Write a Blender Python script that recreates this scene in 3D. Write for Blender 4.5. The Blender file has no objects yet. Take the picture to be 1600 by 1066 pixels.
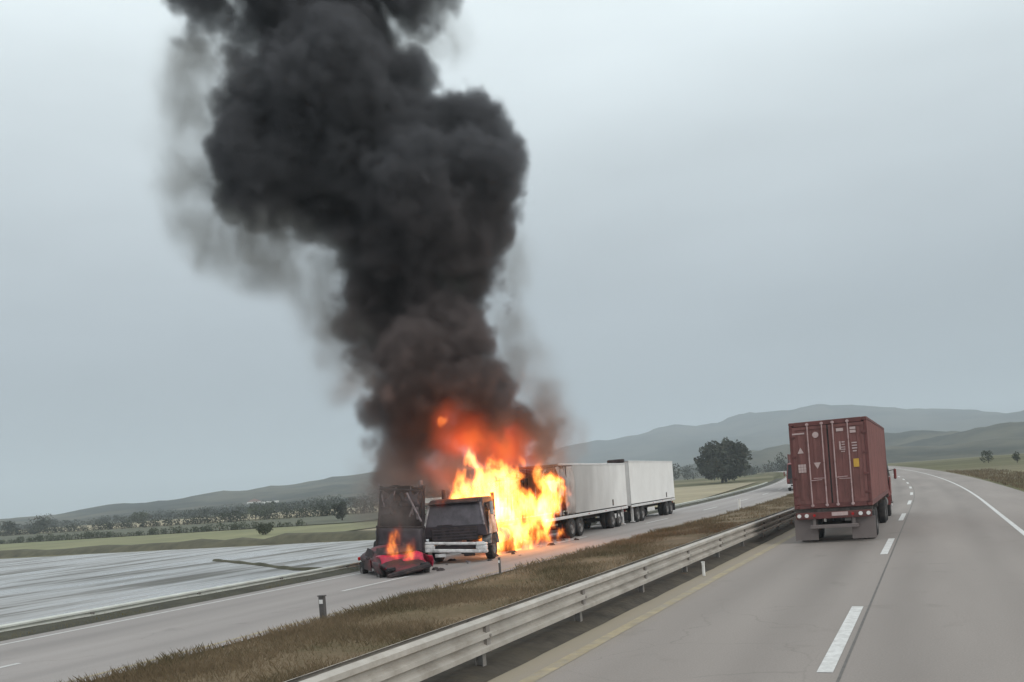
import bpy, math, random
import numpy as np
from mathutils import Matrix, Vector, noise as mnoise

random.seed(7)
RNG = np.random.default_rng(7)
PI = math.pi
R = math.radians
scene = bpy.context.scene
COL = scene.collection

# ------------------------------------------------------------------ camera
cam_data = bpy.data.cameras.new('camera')
cam = bpy.data.objects.new('camera', cam_data)
COL.objects.link(cam)
cam_data.sensor_width = 36.0
cam_data.lens = 31.5
cam_data.shift_y = 0.1464
cam_data.clip_start = 0.1
cam_data.clip_end = 20000
cam.matrix_world = (Matrix.Translation((0, 0, 2.5)) @ Matrix.Rotation(R(25.135), 4, 'Z')
                    @ Matrix.Rotation(R(90), 4, 'X') @ Matrix.Rotation(R(-4.3), 4, 'Z'))
scene.camera = cam

# ------------------------------------------------------------------ sky
SUN_EL, SUN_AZ = R(36), R(106)          # azimuth clockwise from +Y
world = bpy.data.worlds.new('World')
scene.world = world
world.use_nodes = True
wt = world.node_tree
wt.nodes.clear()
def wn(t, **k):
    n = wt.nodes.new(t)
    for a, b in k.items(): setattr(n, a, b)
    return n
w_out = wn('ShaderNodeOutputWorld'); w_bg = wn('ShaderNodeBackground')
w_bg.inputs['Strength'].default_value = 0.1
w_sky = wn('ShaderNodeTexSky', sky_type='NISHITA', sun_disc=False)
w_sky.sun_elevation = SUN_EL; w_sky.sun_rotation = SUN_AZ
w_sky.air_density = 1.0; w_sky.dust_density = 4.0; w_sky.ozone_density = 1.0
w_tc = wn('ShaderNodeTexCoord'); w_sep = wn('ShaderNodeSeparateXYZ')
wt.links.new(w_tc.outputs['Generated'], w_sep.inputs[0])
# overcast sky: luminance 1 + 2 sin(elevation), cloud deck modulated by noise
w_ramp = wn('ShaderNodeValToRGB')
cr = w_ramp.color_ramp
cr.elements[0].position = 0.0; cr.elements[0].color = (0.285, 0.315, 0.350, 1)
cr.elements[1].position = 1.0; cr.elements[1].color = (1.25, 1.33, 1.36, 1)
for p, c in ((0.083, (0.335, 0.372, 0.408, 1)), (0.187, (0.45, 0.50, 0.54, 1)), (0.316, (0.705, 0.78, 0.82, 1)), (0.48, (0.985, 1.085, 1.115, 1))):
    e = cr.elements.new(p); e.color = c
wt.links.new(w_sep.outputs['Z'], w_ramp.inputs['Fac'])
w_map = wn('ShaderNodeMapping'); w_map.inputs['Scale'].default_value = (1.2, 1.2, 4.0)
wt.links.new(w_tc.outputs['Generated'], w_map.inputs['Vector'])
w_noise = wn('ShaderNodeTexNoise'); w_noise.inputs['Scale'].default_value = 1.6
w_noise.inputs['Detail'].default_value = 5; w_noise.inputs['Roughness'].default_value = 0.45
wt.links.new(w_map.outputs[0], w_noise.inputs['Vector'])
w_mr = wn('ShaderNodeMapRange'); w_mr.inputs['From Min'].default_value = 0.3; w_mr.inputs['From Max'].default_value = 0.7
w_mr.inputs['To Min'].default_value = 8.4; w_mr.inputs['To Max'].default_value = 10.6
wt.links.new(w_noise.outputs['Fac'], w_mr.inputs['Value'])
w_mul = wn('ShaderNodeVectorMath', operation='SCALE')
wt.links.new(w_ramp.outputs['Color'], w_mul.inputs[0]); wt.links.new(w_mr.outputs[0], w_mul.inputs['Scale'])
w_mix = wn('ShaderNodeMix', data_type='RGBA'); w_mix.inputs['Factor'].default_value = 0.95
wt.links.new(w_sky.outputs[0], w_mix.inputs['A']); wt.links.new(w_mul.outputs[0], w_mix.inputs['B'])
wt.links.new(w_mix.outputs['Result'], w_bg.inputs['Color'])
wt.links.new(w_bg.outputs[0], w_out.inputs['Surface'])

sun_d = bpy.data.lights.new('sun', 'SUN'); sun = bpy.data.objects.new('sun', sun_d); COL.objects.link(sun)
sun_d.energy = 1.5; sun_d.angle = R(35); sun_d.color = (1.0, 0.965, 0.92)
sd = Vector((math.sin(SUN_AZ) * math.cos(SUN_EL), math.cos(SUN_AZ) * math.cos(SUN_EL), math.sin(SUN_EL)))
sun.rotation_euler = (-sd).to_track_quat('-Z', 'Y').to_euler()

# ------------------------------------------------------------------ render settings
vs = scene.view_settings
vs.view_transform = 'Standard'; vs.look = 'None'; vs.exposure = 0.0; vs.gamma = 1.0; vs.use_curve_mapping = False
scene.render.engine = 'CYCLES'
cy = scene.cycles
cy.use_denoising = True
cy.max_bounces = 6; cy.diffuse_bounces = 2; cy.glossy_bounces = 2; cy.transmission_bounces = 3
cy.volume_bounces = 1; cy.transparent_max_bounces = 12
cy.volume_step_rate = 1.6; cy.volume_max_steps = 512
cy.sample_clamp_indirect = 6.0

# ------------------------------------------------------------------ materials
def mat(name, col, rough=0.7, metal=0.0, var=0.15, scale=3.0, bump=0.0, bscale=30.0, dirt=None, dirt_amt=0.0,
        dirt_scale=1.5, spec=0.4, stretch=None, dirt_lo=0.45):
    m = bpy.data.materials.new(name); m.use_nodes = True
    t = m.node_tree; b = t.nodes['Principled BSDF']
    b.inputs['Roughness'].default_value = rough; b.inputs['Metallic'].default_value = metal
    b.inputs['Specular IOR Level'].default_value = spec
    tc = t.nodes.new('ShaderNodeTexCoord'); vec = tc.outputs['Object']
    if stretch:
        mp = t.nodes.new('ShaderNodeMapping'); mp.inputs['Scale'].default_value = stretch
        t.links.new(vec, mp.inputs['Vector']); vec = mp.outputs[0]
    n = t.nodes.new('ShaderNodeTexNoise'); n.inputs['Scale'].default_value = scale
    n.inputs['Detail'].default_value = 6; n.inputs['Roughness'].default_value = 0.6
    t.links.new(vec, n.inputs['Vector'])
    r = t.nodes.new('ShaderNodeValToRGB')
    a = [max(0, c * (1 - var)) for c in col]; z = [min(1, c * (1 + var)) for c in col]
    r.color_ramp.elements[0].position = 0.3; r.color_ramp.elements[1].position = 0.7
    r.color_ramp.elements[0].color = (*a, 1); r.color_ramp.elements[1].color = (*z, 1)
    t.links.new(n.outputs['Fac'], r.inputs['Fac'])
    out = r.outputs['Color']
    if dirt:
        n2 = t.nodes.new('ShaderNodeTexNoise'); n2.inputs['Scale'].default_value = dirt_scale
        n2.inputs['Detail'].default_value = 8; n2.inputs['Roughness'].default_value = 0.7
        t.links.new(vec, n2.inputs['Vector'])
        mr = t.nodes.new('ShaderNodeMapRange'); mr.inputs['From Min'].default_value = dirt_lo
        mr.inputs['From Max'].default_value = dirt_lo + 0.27; mr.inputs['To Max'].default_value = dirt_amt
        t.links.new(n2.outputs['Fac'], mr.inputs['Value'])
        mx = t.nodes.new('ShaderNodeMix'); mx.data_type = 'RGBA'
        t.links.new(mr.outputs[0], mx.inputs['Factor']); t.links.new(out, mx.inputs['A'])
        mx.inputs['B'].default_value = (*dirt, 1); out = mx.outputs['Result']
    t.links.new(out, b.inputs['Base Color'])
    if bump:
        n3 = t.nodes.new('ShaderNodeTexNoise'); n3.inputs['Scale'].default_value = bscale; n3.inputs['Detail'].default_value = 5
        t.links.new(vec, n3.inputs['Vector'])
        bp = t.nodes.new('ShaderNodeBump'); bp.inputs['Strength'].default_value = bump; bp.inputs['Distance'].default_value = 0.05
        t.links.new(n3.outputs['Fac'], bp.inputs['Height']); t.links.new(bp.outputs[0], b.inputs['Normal'])
    return m

M = {}
M['galv'] = mat('galvanised_steel', (0.43, 0.395, 0.35), 0.6, 0.1, 0.14, 0.9, 0.05, 20, (0.20, 0.16, 0.12), 0.55, 2.2)
M['galv_pale'] = mat('pale_galvanised_steel', (0.56, 0.57, 0.52), 0.55, 0.1, 0.1, 0.9, 0.05, 20, (0.3, 0.28, 0.24), 0.4, 2.2)
M['galv_post'] = mat('post_steel', (0.30, 0.28, 0.26), 0.6, 0.3, 0.2, 3, 0.05, 20, (0.14, 0.10, 0.07), 0.6, 4)
M['white_paint'] = mat('white_paint', (0.62, 0.61, 0.59), 0.6, 0, 0.10, 6, 0.05, 40, (0.3, 0.28, 0.26), 0.7, 5)
M['yellow_paint'] = mat('worn_yellow_paint', (0.335, 0.275, 0.175), 0.7, 0, 0.2, 4, 0.05, 40, (0.25, 0.23, 0.21), 0.9, 2.5)
M['container'] = mat('oxide_red_paint', (0.218, 0.090, 0.080), 0.65, 0, 0.16, 1.6, 0.06, 12, (0.085, 0.040, 0.032), 0.75, 2.6, stretch=(1, 1, .28))
M['container_frame'] = mat('oxide_red_frame', (0.150, 0.050, 0.045), 0.6, 0, 0.2, 2.5, 0.06, 12, (0.07, 0.035, 0.03), 0.7, 3)
M['bar'] = mat('galvanised_bar', (0.50, 0.36, 0.35), 0.5, 0.1, 0.15, 5, 0, 10, (0.28, 0.15, 0.13), 0.6, 4)
M['mark'] = mat('faded_white_marking', (0.58, 0.45, 0.43), 0.7, 0, 0.15, 6, 0, 10, (0.3, 0.14, 0.12), 0.6, 6)
M['yellow_mark'] = mat('yellow_sticker', (0.62, 0.36, 0.06), 0.6, 0, 0.1, 6)
M['chassis'] = mat('dusty_chassis', (0.075, 0.062, 0.056), 0.75, 0.2, 0.3, 4, 0.1, 20, (0.17, 0.14, 0.12), 0.6, 3)
M['flap'] = mat('grey_mudflap', (0.20, 0.165, 0.155), 0.8, 0, 0.15, 3, 0.05, 20, (0.12, 0.10, 0.09), 0.5, 3)
M['tyre'] = mat('tyre_rubber', (0.022, 0.021, 0.021), 0.85, 0, 0.3, 5, 0.1, 30, (0.10, 0.085, 0.075), 0.5, 3)
M['rim'] = mat('wheel_rim', (0.16, 0.15, 0.145), 0.5, 0.3, 0.2, 6, 0, 10, (0.12, 0.10, 0.09), 0.6, 5)
M['lamp_red'] = mat('red_lamp_glass', (0.45, 0.02, 0.02), 0.25, 0, 0.1, 10)
M['lamp_white'] = mat('white_lamp_glass', (0.80, 0.77, 0.74), 0.2, 0, 0.05, 10)
M['trailer'] = mat('white_trailer_skin', (0.82, 0.80, 0.77), 0.5, 0, 0.04, 0.6, 0.03, 2, (0.60, 0.56, 0.52), 0.4, 0.5)
M['trailer_trim'] = mat('white_trailer_trim', (0.76, 0.74, 0.72), 0.45, 0.2, 0.1, 2, 0, 3, (0.3, 0.27, 0.25), 0.5, 2)
M['soot_skin'] = mat('sooty_trailer_skin', (0.44, 0.39, 0.36), 0.7, 0, 0.3, 1.3, 0.15, 4, (0.07, 0.05, 0.045), 0.95, 0.9, stretch=(1, 1, 0.4))
M['char'] = mat('charred_metal', (0.035, 0.028, 0.030), 0.85, 0.1, 0.5, 3, 0.3, 12, (0.12, 0.075, 0.06), 0.6, 3)
M['char_purple'] = mat('scorched_panel', (0.062, 0.048, 0.056), 0.55, 0.1, 0.3, 2, 0.2, 8, (0.025, 0.02, 0.02), 0.8, 2.4)
M['ash'] = mat('ashy_metal', (0.30, 0.26, 0.27), 0.85, 0.1, 0.4, 4, 0.3, 12, (0.05, 0.04, 0.04), 0.8, 3)
M['cabwhite'] = mat('scorched_white_paint', (0.66, 0.63, 0.61), 0.5, 0, 0.12, 2, 0.05, 6, (0.05, 0.04, 0.04), 0.97, 1.6, dirt_lo=0.36)
M['bumper'] = mat('white_bumper', (0.74, 0.72, 0.71), 0.4, 0, 0.08, 2, 0.1, 6, (0.10, 0.08, 0.075), 0.9, 2.6, dirt_lo=.42)
M['redpaint'] = mat('scorched_red_paint', (0.26, 0.014, 0.026), 0.5, 0, 0.25, 2, 0.15, 5, (0.040, 0.024, 0.024), 1.0, 1.1, dirt_lo=0.28)
M['redbright'] = mat('red_paint', (0.50, 0.018, 0.06), 0.35, 0, 0.2, 2, 0.1, 5, (0.04, 0.016, 0.018), 0.97, 1.7, dirt_lo=0.40)
M['dark_glass'] = mat('dark_glass', (0.02, 0.02, 0.022), 0.2, 0, 0.2, 3)
M['smoked_glass'] = mat('smoke_stained_glass', (0.095, 0.080, 0.092), 0.28, 0, 0.35, 1.6, 0.05, 4, (0.03, 0.025, 0.026), 0.9, 1.4)
M['bark'] = mat('bark', (0.055, 0.042, 0.032), 0.9, 0, 0.3, 6, 0.3, 20)
M['leaf_dark'] = mat('dark_foliage', (0.045, 0.050, 0.032), 0.8, 0, 0.45, 0.6)
M['leaf_mid'] = mat('mid_foliage', (0.060, 0.070, 0.038), 0.8, 0, 0.4, 0.6)
M['concrete'] = mat('weathered_concrete', (0.30, 0.285, 0.26), 0.85, 0, 0.15, 2, 0.1, 20, (0.15, 0.13, 0.11), 0.6, 2)
M['house_white'] = mat('house_render', (0.72, 0.70, 0.66), 0.8, 0, 0.08, 0.5)
M['house_tan'] = mat('tan_render', (0.50, 0.42, 0.33), 0.8, 0, 0.08, 0.5)
M['roof'] = mat('house_roof', (0.25, 0.14, 0.10), 0.8, 0, 0.15, 1)
M['window'] = mat('house_window', (0.05, 0.055, 0.06), 0.3, 0, 0.1, 1)
M['post_dark'] = mat('dark_marker_post', (0.10, 0.09, 0.085), 0.7, 0, 0.2, 8)
M['post_white'] = mat('white_marker_post', (0.82, 0.80, 0.76), 0.6, 0, 0.06, 8)
M['debris'] = mat('burnt_debris', (0.05, 0.04, 0.038), 0.9, 0, 0.5, 5, 0.3, 15)

# ------------------------------------------------------------------ mesh helpers
class MB:
    def __init__(self): self.v = []; self.f = []; self.smooth = []
    def add(self, vs_, fs, smooth=False):
        o = len(self.v); self.v += [tuple(p) for p in vs_]
        self.f += [tuple(i + o for i in f) for f in fs]; self.smooth += [smooth] * len(fs)
        return self
    def box(self, c, s, rot=None, bev=0.0, taper=(1, 1)):
        hx, hy, hz = s[0] / 2, s[1] / 2, s[2] / 2
        if bev <= 0:
            pts = [(-hx, -hy, -hz), (hx, -hy, -hz), (hx, hy, -hz), (-hx, hy, -hz),
                   (-hx * taper[0], -hy * taper[1], hz), (hx * taper[0], -hy * taper[1], hz), (hx * taper[0], hy * taper[1], hz), (-hx * taper[0], hy * taper[1], hz)]
            fs = [(3, 2, 1, 0), (4, 5, 6, 7), (0, 1, 5, 4), (1, 2, 6, 5), (2, 3, 7, 6), (3, 0, 4, 7)]
        else:
            b = min(bev, hx * .9, hy * .9, hz * .9)
            def ring(x, y, z): return [(-x, -y + b, z), (-x + b, -y, z), (x - b, -y, z), (x, -y + b, z), (x, y - b, z), (x - b, y, z), (-x + b, y, z), (-x, y - b, z)]
            pts = ring(hx - b, hy - b, -hz) + ring(hx, hy, -hz + b) + [(p[0] * taper[0], p[1] * taper[1], p[2]) for p in ring(hx, hy, hz - b)] + [(p[0] * taper[0], p[1] * taper[1], p[2]) for p in ring(hx - b, hy - b, hz)]
            fs = [tuple(range(7, -1, -1)), tuple(range(24, 32))]
            for k in range(3):
                for i in range(8):
                    j = (i + 1) % 8; fs.append((k * 8 + i, k * 8 + j, k * 8 + 8 + j, k * 8 + 8 + i))
        if rot is not None: pts = [rot @ Vector(p) for p in pts]
        return self.add([(p[0] + c[0], p[1] + c[1], p[2] + c[2]) for p in pts], fs)
    def tube(self, a, b, r0, r1=None, n=10, cap=True):
        r1 = r0 if r1 is None else r1
        a = Vector(a); b = Vector(b); d = (b - a).normalized()
        u = d.orthogonal().normalized(); w = d.cross(u)
        pts = []
        for p, r in ((a, r0), (b, r1)):
            for i in range(n):
                t = 2 * PI * i / n; pts.append(p + (u * math.cos(t) + w * math.sin(t)) * r)
        fs = [(i, (i + 1) % n, n + (i + 1) % n, n + i) for i in range(n)]
        self.add(pts, fs, True)
        if cap: self.add(pts, [tuple(range(n - 1, -1, -1)), tuple(range(n, 2 * n))])
        return self
    def lathe_x(self, prof, c, n=24):
        """prof: list of (x, r) revolved about the x axis"""
        pts = []
        for x, r in prof:
            for i in range(n):
                t = 2 * PI * i / n; pts.append((c[0] + x, c[1] + r * math.cos(t), c[2] + r * math.sin(t)))
        fs = []
        for k in range(len(prof) - 1):
            for i in range(n):
                j = (i + 1) % n; fs.append((k * n + i, k * n + j, (k + 1) * n + j, (k + 1) * n + i))
        return self.add(pts, fs, True)
    def extrude(self, poly, axis, a, b, smooth=False):
        """poly of 2D points extruded along axis ('x','y','z') from a to b"""
        n = len(poly)
        def P(p, t): return {'x': (t, p[0], p[1]), 'y': (p[0], t, p[1]), 'z': (p[0], p[1], t)}[axis]
        pts = [P(p, a) for p in poly] + [P(p, b) for p in poly]
        self.add(pts, [(i, (i + 1) % n, n + (i + 1) % n, n + i) for i in range(n)], smooth)
        return self.add(pts, [tuple(range(n - 1, -1, -1)), tuple(range(n, 2 * n))])
    def sheet(self, nu, nv, fn, smooth=True):
        pts = [fn(i / nu, j / nv) for j in range(nv + 1) for i in range(nu + 1)]
        w = nu + 1
        return self.add(pts, [(j * w + i, j * w + i + 1, (j + 1) * w + i + 1, (j + 1) * w + i) for j in range(nv) for i in range(nu)], smooth)
    def mesh(self, name, m):
        me = bpy.data.meshes.new(name); me.from_pydata(self.v, [], self.f); me.update()
        me.polygons.foreach_set('use_smooth', self.smooth)
        me.materials.append(m); return me
    def build(self, name, m, parent=None, loc=None, rot=None, solid=0.0):
        o = bpy.data.objects.new(name, self.mesh(name, m)); COL.objects.link(o)
        if parent: o.parent = parent
        if loc: o.location = loc
        if rot: o.rotation_euler = rot
        if solid:
            md = o.modifiers.new('thickness', 'SOLIDIFY'); md.thickness = solid; md.offset = 0
        return o

def tag(o, label=None, cat=None, group=None, kind=None):
    if label: o['label'] = label
    if cat: o['category'] = cat
    if group: o['group'] = group
    if kind: o['kind'] = kind
    return o
def empty(name, loc=(0, 0, 0), rz=0.0):
    o = bpy.data.objects.new(name, None); COL.objects.link(o)
    o.location = loc; o.rotation_euler = (0, 0, rz); o.empty_display_size = 0.3
    return o
def link(name, me, parent=None, loc=(0, 0, 0), rot=(0, 0, 0)):
    o = bpy.data.objects.new(name, me); COL.objects.link(o)
    if parent: o.parent = parent
    o.location = loc; o.rotation_euler = rot
    return o
def kids(o): return [c for c in COL.objects if c.parent == o]
def copy_tree(o, parent=None):
    c = o.copy(); COL.objects.link(c); c.parent = parent
    for ch in kids(o): copy_tree(ch, c)
    return c
def np_mesh(name, verts, faces_n, loops, m, smooth=False):
    me = bpy.data.meshes.new(name)
    nv = len(verts); nf = len(loops) // faces_n
    me.vertices.add(nv); me.vertices.foreach_set('co', verts.astype(np.float32).ravel())
    me.loops.add(nf * faces_n); me.loops.foreach_set('vertex_index', loops.astype(np.int32).ravel())
    me.polygons.add(nf); me.polygons.foreach_set('loop_start', np.arange(0, nf * faces_n, faces_n, dtype=np.int32))
    me.polygons.foreach_set('use_smooth', np.full(nf, smooth))
    me.update(calc_edges=True); me.materials.append(m)
    return me

# ------------------------------------------------------------------ the lie of the land
def curve(y):                      # the motorway bends gently to the left far ahead
    t = max(0.0, y - 55.0); return -0.00045 * t * t if t < 250 else -0.00045 * 250 * 250 - 0.225 * (t - 250)
def rise(y):
    t = min(max((y - 60.0) / 260.0, 0.0), 1.0); return 2.3 * t * t * (3 - 2 * t)
def base_z(x):
    if x < -60: return -0.75
    if x < -22.0: return -0.75
    if x < -20.4: return -0.02 - 0.73 * (-20.4 - x) / 1.6
    if x > 8: return -0.25
    return -0.02 - 0.23 * max(0, (x - 5.2) / 2.8)
def land(x, y, dz=0.0): return (x + curve(min(y, 460.0)), y, base_z(x) + rise(y) + dz)

def ground_mat():
    m = bpy.data.materials.new('dry_plain'); m.use_nodes = True; t = m.node_tree; b = t.nodes['Principled BSDF']
    b.inputs['Roughness'].default_value = 0.95; b.inputs['Specular IOR Level'].default_value = 0.1
    tc = t.nodes.new('ShaderNodeTexCoord')
    mp = t.nodes.new('ShaderNodeMapping'); mp.inputs['Scale'].default_value = (0.006, 0.022, 1); mp.inputs['Rotation'].default_value = (0, 0, R(28))
    t.links.new(tc.outputs['Object'], mp.inputs[0])
    n = t.nodes.new('ShaderNodeTexNoise'); n.inputs['Scale'].default_value = 1.0; n.inputs['Detail'].default_value = 3
    t.links.new(mp.outputs[0], n.inputs['Vector'])
    r = t.nodes.new('ShaderNodeValToRGB'); e = r.color_ramp.elements
    e[0].position = 0.30; e[0].color = (0.085, 0.080, 0.040, 1); e[1].position = 0.68; e[1].color = (0.20, 0.175, 0.105, 1)
    q = e.new(0.45); q.color = (0.12, 0.115, 0.058, 1); q = e.new(0.56); q.color = (0.155, 0.140, 0.085, 1)
    t.links.new(n.outputs['Fac'], r.inputs['Fac'])
    n2 = t.nodes.new('ShaderNodeTexNoise'); n2.inputs['Scale'].default_value = 1.3; n2.inputs['Detail'].default_value = 8
    t.links.new(tc.outputs['Object'], n2.inputs['Vector'])
    mr = t.nodes.new('ShaderNodeMapRange'); mr.inputs['To Min'].default_value = 0.6; mr.inputs['To Max'].default_value = 1.3
    t.links.new(n2.outputs['Fac'], mr.inputs['Value'])
    mx = t.nodes.new('ShaderNodeVectorMath'); mx.operation = 'SCALE'
    t.links.new(r.outputs[0], mx.inputs[0]); t.links.new(mr.outputs[0], mx.inputs['Scale'])
    t.links.new(mx.outputs[0], b.inputs['Base Color'])
    return m
M['ground'] = ground_mat()

xs = [-9000, -6000, -4000, -2600, -1700, -1000, -600, -380, -240, -150, -90, -60, -40, -30, -24, -22.0, -20.4, -19, -18, -15, -12, -9, -6, -3, 0, 3, 5.2, 8, 14, 25, 45, 80, 140, 260, 500, 1000, 2000, 4000, 8000]
ys = list(range(-40, 60, 10)) + list(range(60, 340, 8)) + [360, 420, 500, 650, 900, 1300, 1900, 2800, 4200, 6500, 9000]
def gsheet(xs_, ys_, dz=0.0):
    v = [land(x, y, dz) for y in ys_ for x in xs_]; w = len(xs_)
    return v, [(j * w + i, j * w + i + 1, (j + 1) * w + i + 1, (j + 1) * w + i) for j in range(len(ys_) - 1) for i in range(w - 1)]
gv, gf = gsheet(xs, ys)
tag(MB().add(gv, gf).build('ground', M['ground']), kind='structure')

def road_mat(name, col, tracks, shoulder=None):
    """asphalt: grey-brown aggregate, polished wheel tracks (wear along the lane), dusty edge"""
    m = bpy.data.materials.new(name); m.use_nodes = True; t = m.node_tree; b = t.nodes['Principled BSDF']
    b.inputs['Roughness'].default_value = 0.8; b.inputs['Specular IOR Level'].default_value = 0.35
    at_ = t.nodes.new('ShaderNodeAttribute'); at_.attribute_name = 'lane'
    sp = t.nodes.new('ShaderNodeSeparateXYZ'); t.links.new(at_.outputs['Vector'], sp.inputs[0])
    ns = t.nodes.new('ShaderNodeTexNoise'); ns.inputs['Scale'].default_value = 1.0; ns.inputs['Detail'].default_value = 6
    mp = t.nodes.new('ShaderNodeMapping'); mp.inputs['Scale'].default_value = (0.8, 0.10, 1)
    t.links.new(at_.outputs['Vector'], mp.inputs[0]); t.links.new(mp.outputs[0], ns.inputs['Vector'])
    wob = t.nodes.new('ShaderNodeMath'); wob.operation = 'MULTIPLY_ADD'; wob.inputs[1].default_value = 0.55
    t.links.new(ns.outputs['Fac'], wob.inputs[0]); t.links.new(sp.outputs['X'], wob.inputs[2])
    dark = None
    for c, w_, amt in tracks:
        s = t.nodes.new('ShaderNodeMath'); s.operation = 'SUBTRACT'; t.links.new(wob.outputs[0], s.inputs[0]); s.inputs[1].default_value = c + 0.27
        a = t.nodes.new('ShaderNodeMath'); a.operation = 'ABSOLUTE'; t.links.new(s.outputs[0], a.inputs[0])
        mr = t.nodes.new('ShaderNodeMapRange'); mr.interpolation_type = 'SMOOTHSTEP'
        mr.inputs['From Min'].default_value = 0; mr.inputs['From Max'].default_value = w_
        mr.inputs['To Min'].default_value = amt; mr.inputs['To Max'].default_value = 0
        t.links.new(a.outputs[0], mr.inputs['Value'])
        if dark is None: dark = mr.outputs[0]
        else:
            ad = t.nodes.new('ShaderNodeMath'); ad.operation = 'ADD'; t.links.new(dark, ad.inputs[0]); t.links.new(mr.outputs[0], ad.inputs[1]); dark = ad.outputs[0]
    fine = t.nodes.new('ShaderNodeTexNoise'); fine.inputs['Scale'].default_value = 38; fine.inputs['Detail'].default_value = 6; fine.inputs['Roughness'].default_value = 0.75
    t.links.new(at_.outputs['Vector'], fine.inputs['Vector'])
    big = t.nodes.new('ShaderNodeTexNoise'); big.inputs['Scale'].default_value = 0.5; big.inputs['Detail'].default_value = 7
    t.links.new(mp.outputs[0], big.inputs['Vector'])
    r = t.nodes.new('ShaderNodeValToRGB'); r.color_ramp.elements[0].position = 0.3; r.color_ramp.elements[1].position = 0.7
    r.color_ramp.elements[0].color = (*[c * 0.84 for c in col], 1); r.color_ramp.elements[1].color = (*[c * 1.14 for c in col], 1)
    t.links.new(big.outputs['Fac'], r.inputs['Fac'])
    mr2 = t.nodes.new('ShaderNodeMapRange'); mr2.inputs['From Min'].default_value = 0.25; mr2.inputs['From Max'].default_value = 0.75
    mr2.inputs['To Min'].default_value = 0.78; mr2.inputs['To Max'].default_value = 1.2
    t.links.new(fine.outputs['Fac'], mr2.inputs['Value'])
    sub = t.nodes.new('ShaderNodeMath'); sub.operation = 'SUBTRACT'; sub.inputs[0].default_value = 1.0
    if dark is not None: t.links.new(dark, sub.inputs[1])
    else: sub.inputs[1].default_value = 0
    ml = t.nodes.new('ShaderNodeMath'); ml.operation = 'MULTIPLY'; t.links.new(sub.outputs[0], ml.inputs[0]); t.links.new(mr2.outputs[0], ml.inputs[1])
    sc_ = t.nodes.new('ShaderNodeVectorMath'); sc_.operation = 'SCALE'
    t.links.new(r.outputs[0], sc_.inputs[0]); t.links.new(ml.outputs[0], sc_.inputs['Scale'])
    out = sc_.outputs[0]
    vo_ = t.nodes.new('ShaderNodeTexVoronoi'); vo_.feature = 'DISTANCE_TO_EDGE'; vo_.inputs['Scale'].default_value = .33
    wv = t.nodes.new('ShaderNodeTexNoise'); wv.inputs['Scale'].default_value = 1.1; wv.inputs['Detail'].default_value = 6; t.links.new(at_.outputs['Vector'], wv.inputs['Vector'])
    wa = t.nodes.new('ShaderNodeVectorMath'); wa.operation = 'MULTIPLY_ADD'; wa.inputs[1].default_value = (1.1, 1.1, 0); t.links.new(wv.outputs['Color'], wa.inputs[0]); t.links.new(at_.outputs['Vector'], wa.inputs[2])
    t.links.new(wa.outputs[0], vo_.inputs['Vector'])
    cm_ = t.nodes.new('ShaderNodeMapRange'); cm_.inputs['From Min'].default_value = 0.001; cm_.inputs['From Max'].default_value = 0.007; cm_.inputs['To Min'].default_value = .20; cm_.inputs['To Max'].default_value = 0
    t.links.new(vo_.outputs['Distance'], cm_.inputs['Value'])
    gate = t.nodes.new('ShaderNodeMapRange'); gate.inputs['From Min'].default_value = .50; gate.inputs['From Max'].default_value = .60; t.links.new(big.outputs['Fac'], gate.inputs['Value'])
    cmul = t.nodes.new('ShaderNodeMath'); cmul.operation = 'MULTIPLY'; t.links.new(cm_.outputs[0], cmul.inputs[0]); t.links.new(gate.outputs[0], cmul.inputs[1])
    st = t.nodes.new('ShaderNodeTexNoise'); st.inputs['Scale'].default_value = .9; st.inputs['Detail'].default_value = 5; t.links.new(wa.outputs[0], st.inputs['Vector'])
    sm = t.nodes.new('ShaderNodeMapRange'); sm.inputs['From Min'].default_value = .62; sm.inputs['From Max'].default_value = .78; sm.inputs['To Max'].default_value = .28; t.links.new(st.outputs['Fac'], sm.inputs['Value'])
    mxm = t.nodes.new('ShaderNodeMath'); mxm.operation = 'MAXIMUM'; t.links.new(cmul.outputs[0], mxm.inputs[0]); t.links.new(sm.outputs[0], mxm.inputs[1])
    mc = t.nodes.new('ShaderNodeMix'); mc.data_type = 'RGBA'; t.links.new(mxm.outputs[0], mc.inputs['Factor']); t.links.new(out, mc.inputs['A']); mc.inputs['B'].default_value = (.06, .056, .052, 1); out = mc.outputs['Result']
    if shoulder:
        x0, x1, dc = shoulder
        mr3 = t.nodes.new('ShaderNodeMapRange'); mr3.interpolation_type = 'SMOOTHSTEP'
        mr3.inputs['From Min'].default_value = x0 + 0.25; mr3.inputs['From Max'].default_value = x1 + 0.3
        mr3.inputs['To Min'].default_value = 0.85; mr3.inputs['To Max'].default_value = 0
        t.links.new(wob.outputs[0], mr3.inputs['Value'])
        mx = t.nodes.new('ShaderNodeMix'); mx.data_type = 'RGBA'; t.links.new(mr3.outputs[0], mx.inputs['Factor'])
        t.links.new(out, mx.inputs['A']); mx.inputs['B'].default_value = (*dc, 1); out = mx.outputs['Result']
    t.links.new(out, b.inputs['Base Color'])
    bp = t.nodes.new('ShaderNodeBump'); bp.inputs['Strength'].default_value = 0.25; bp.inputs['Distance'].default_value = 0.01
    t.links.new(fine.outputs['Fac'], bp.inputs['Height']); t.links.new(bp.outputs[0], b.inputs['Normal'])
    return m
ROAD_Y = list(range(-30, 60, 6)) + list(range(60, 340, 6)) + [360, 400, 460]
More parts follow.
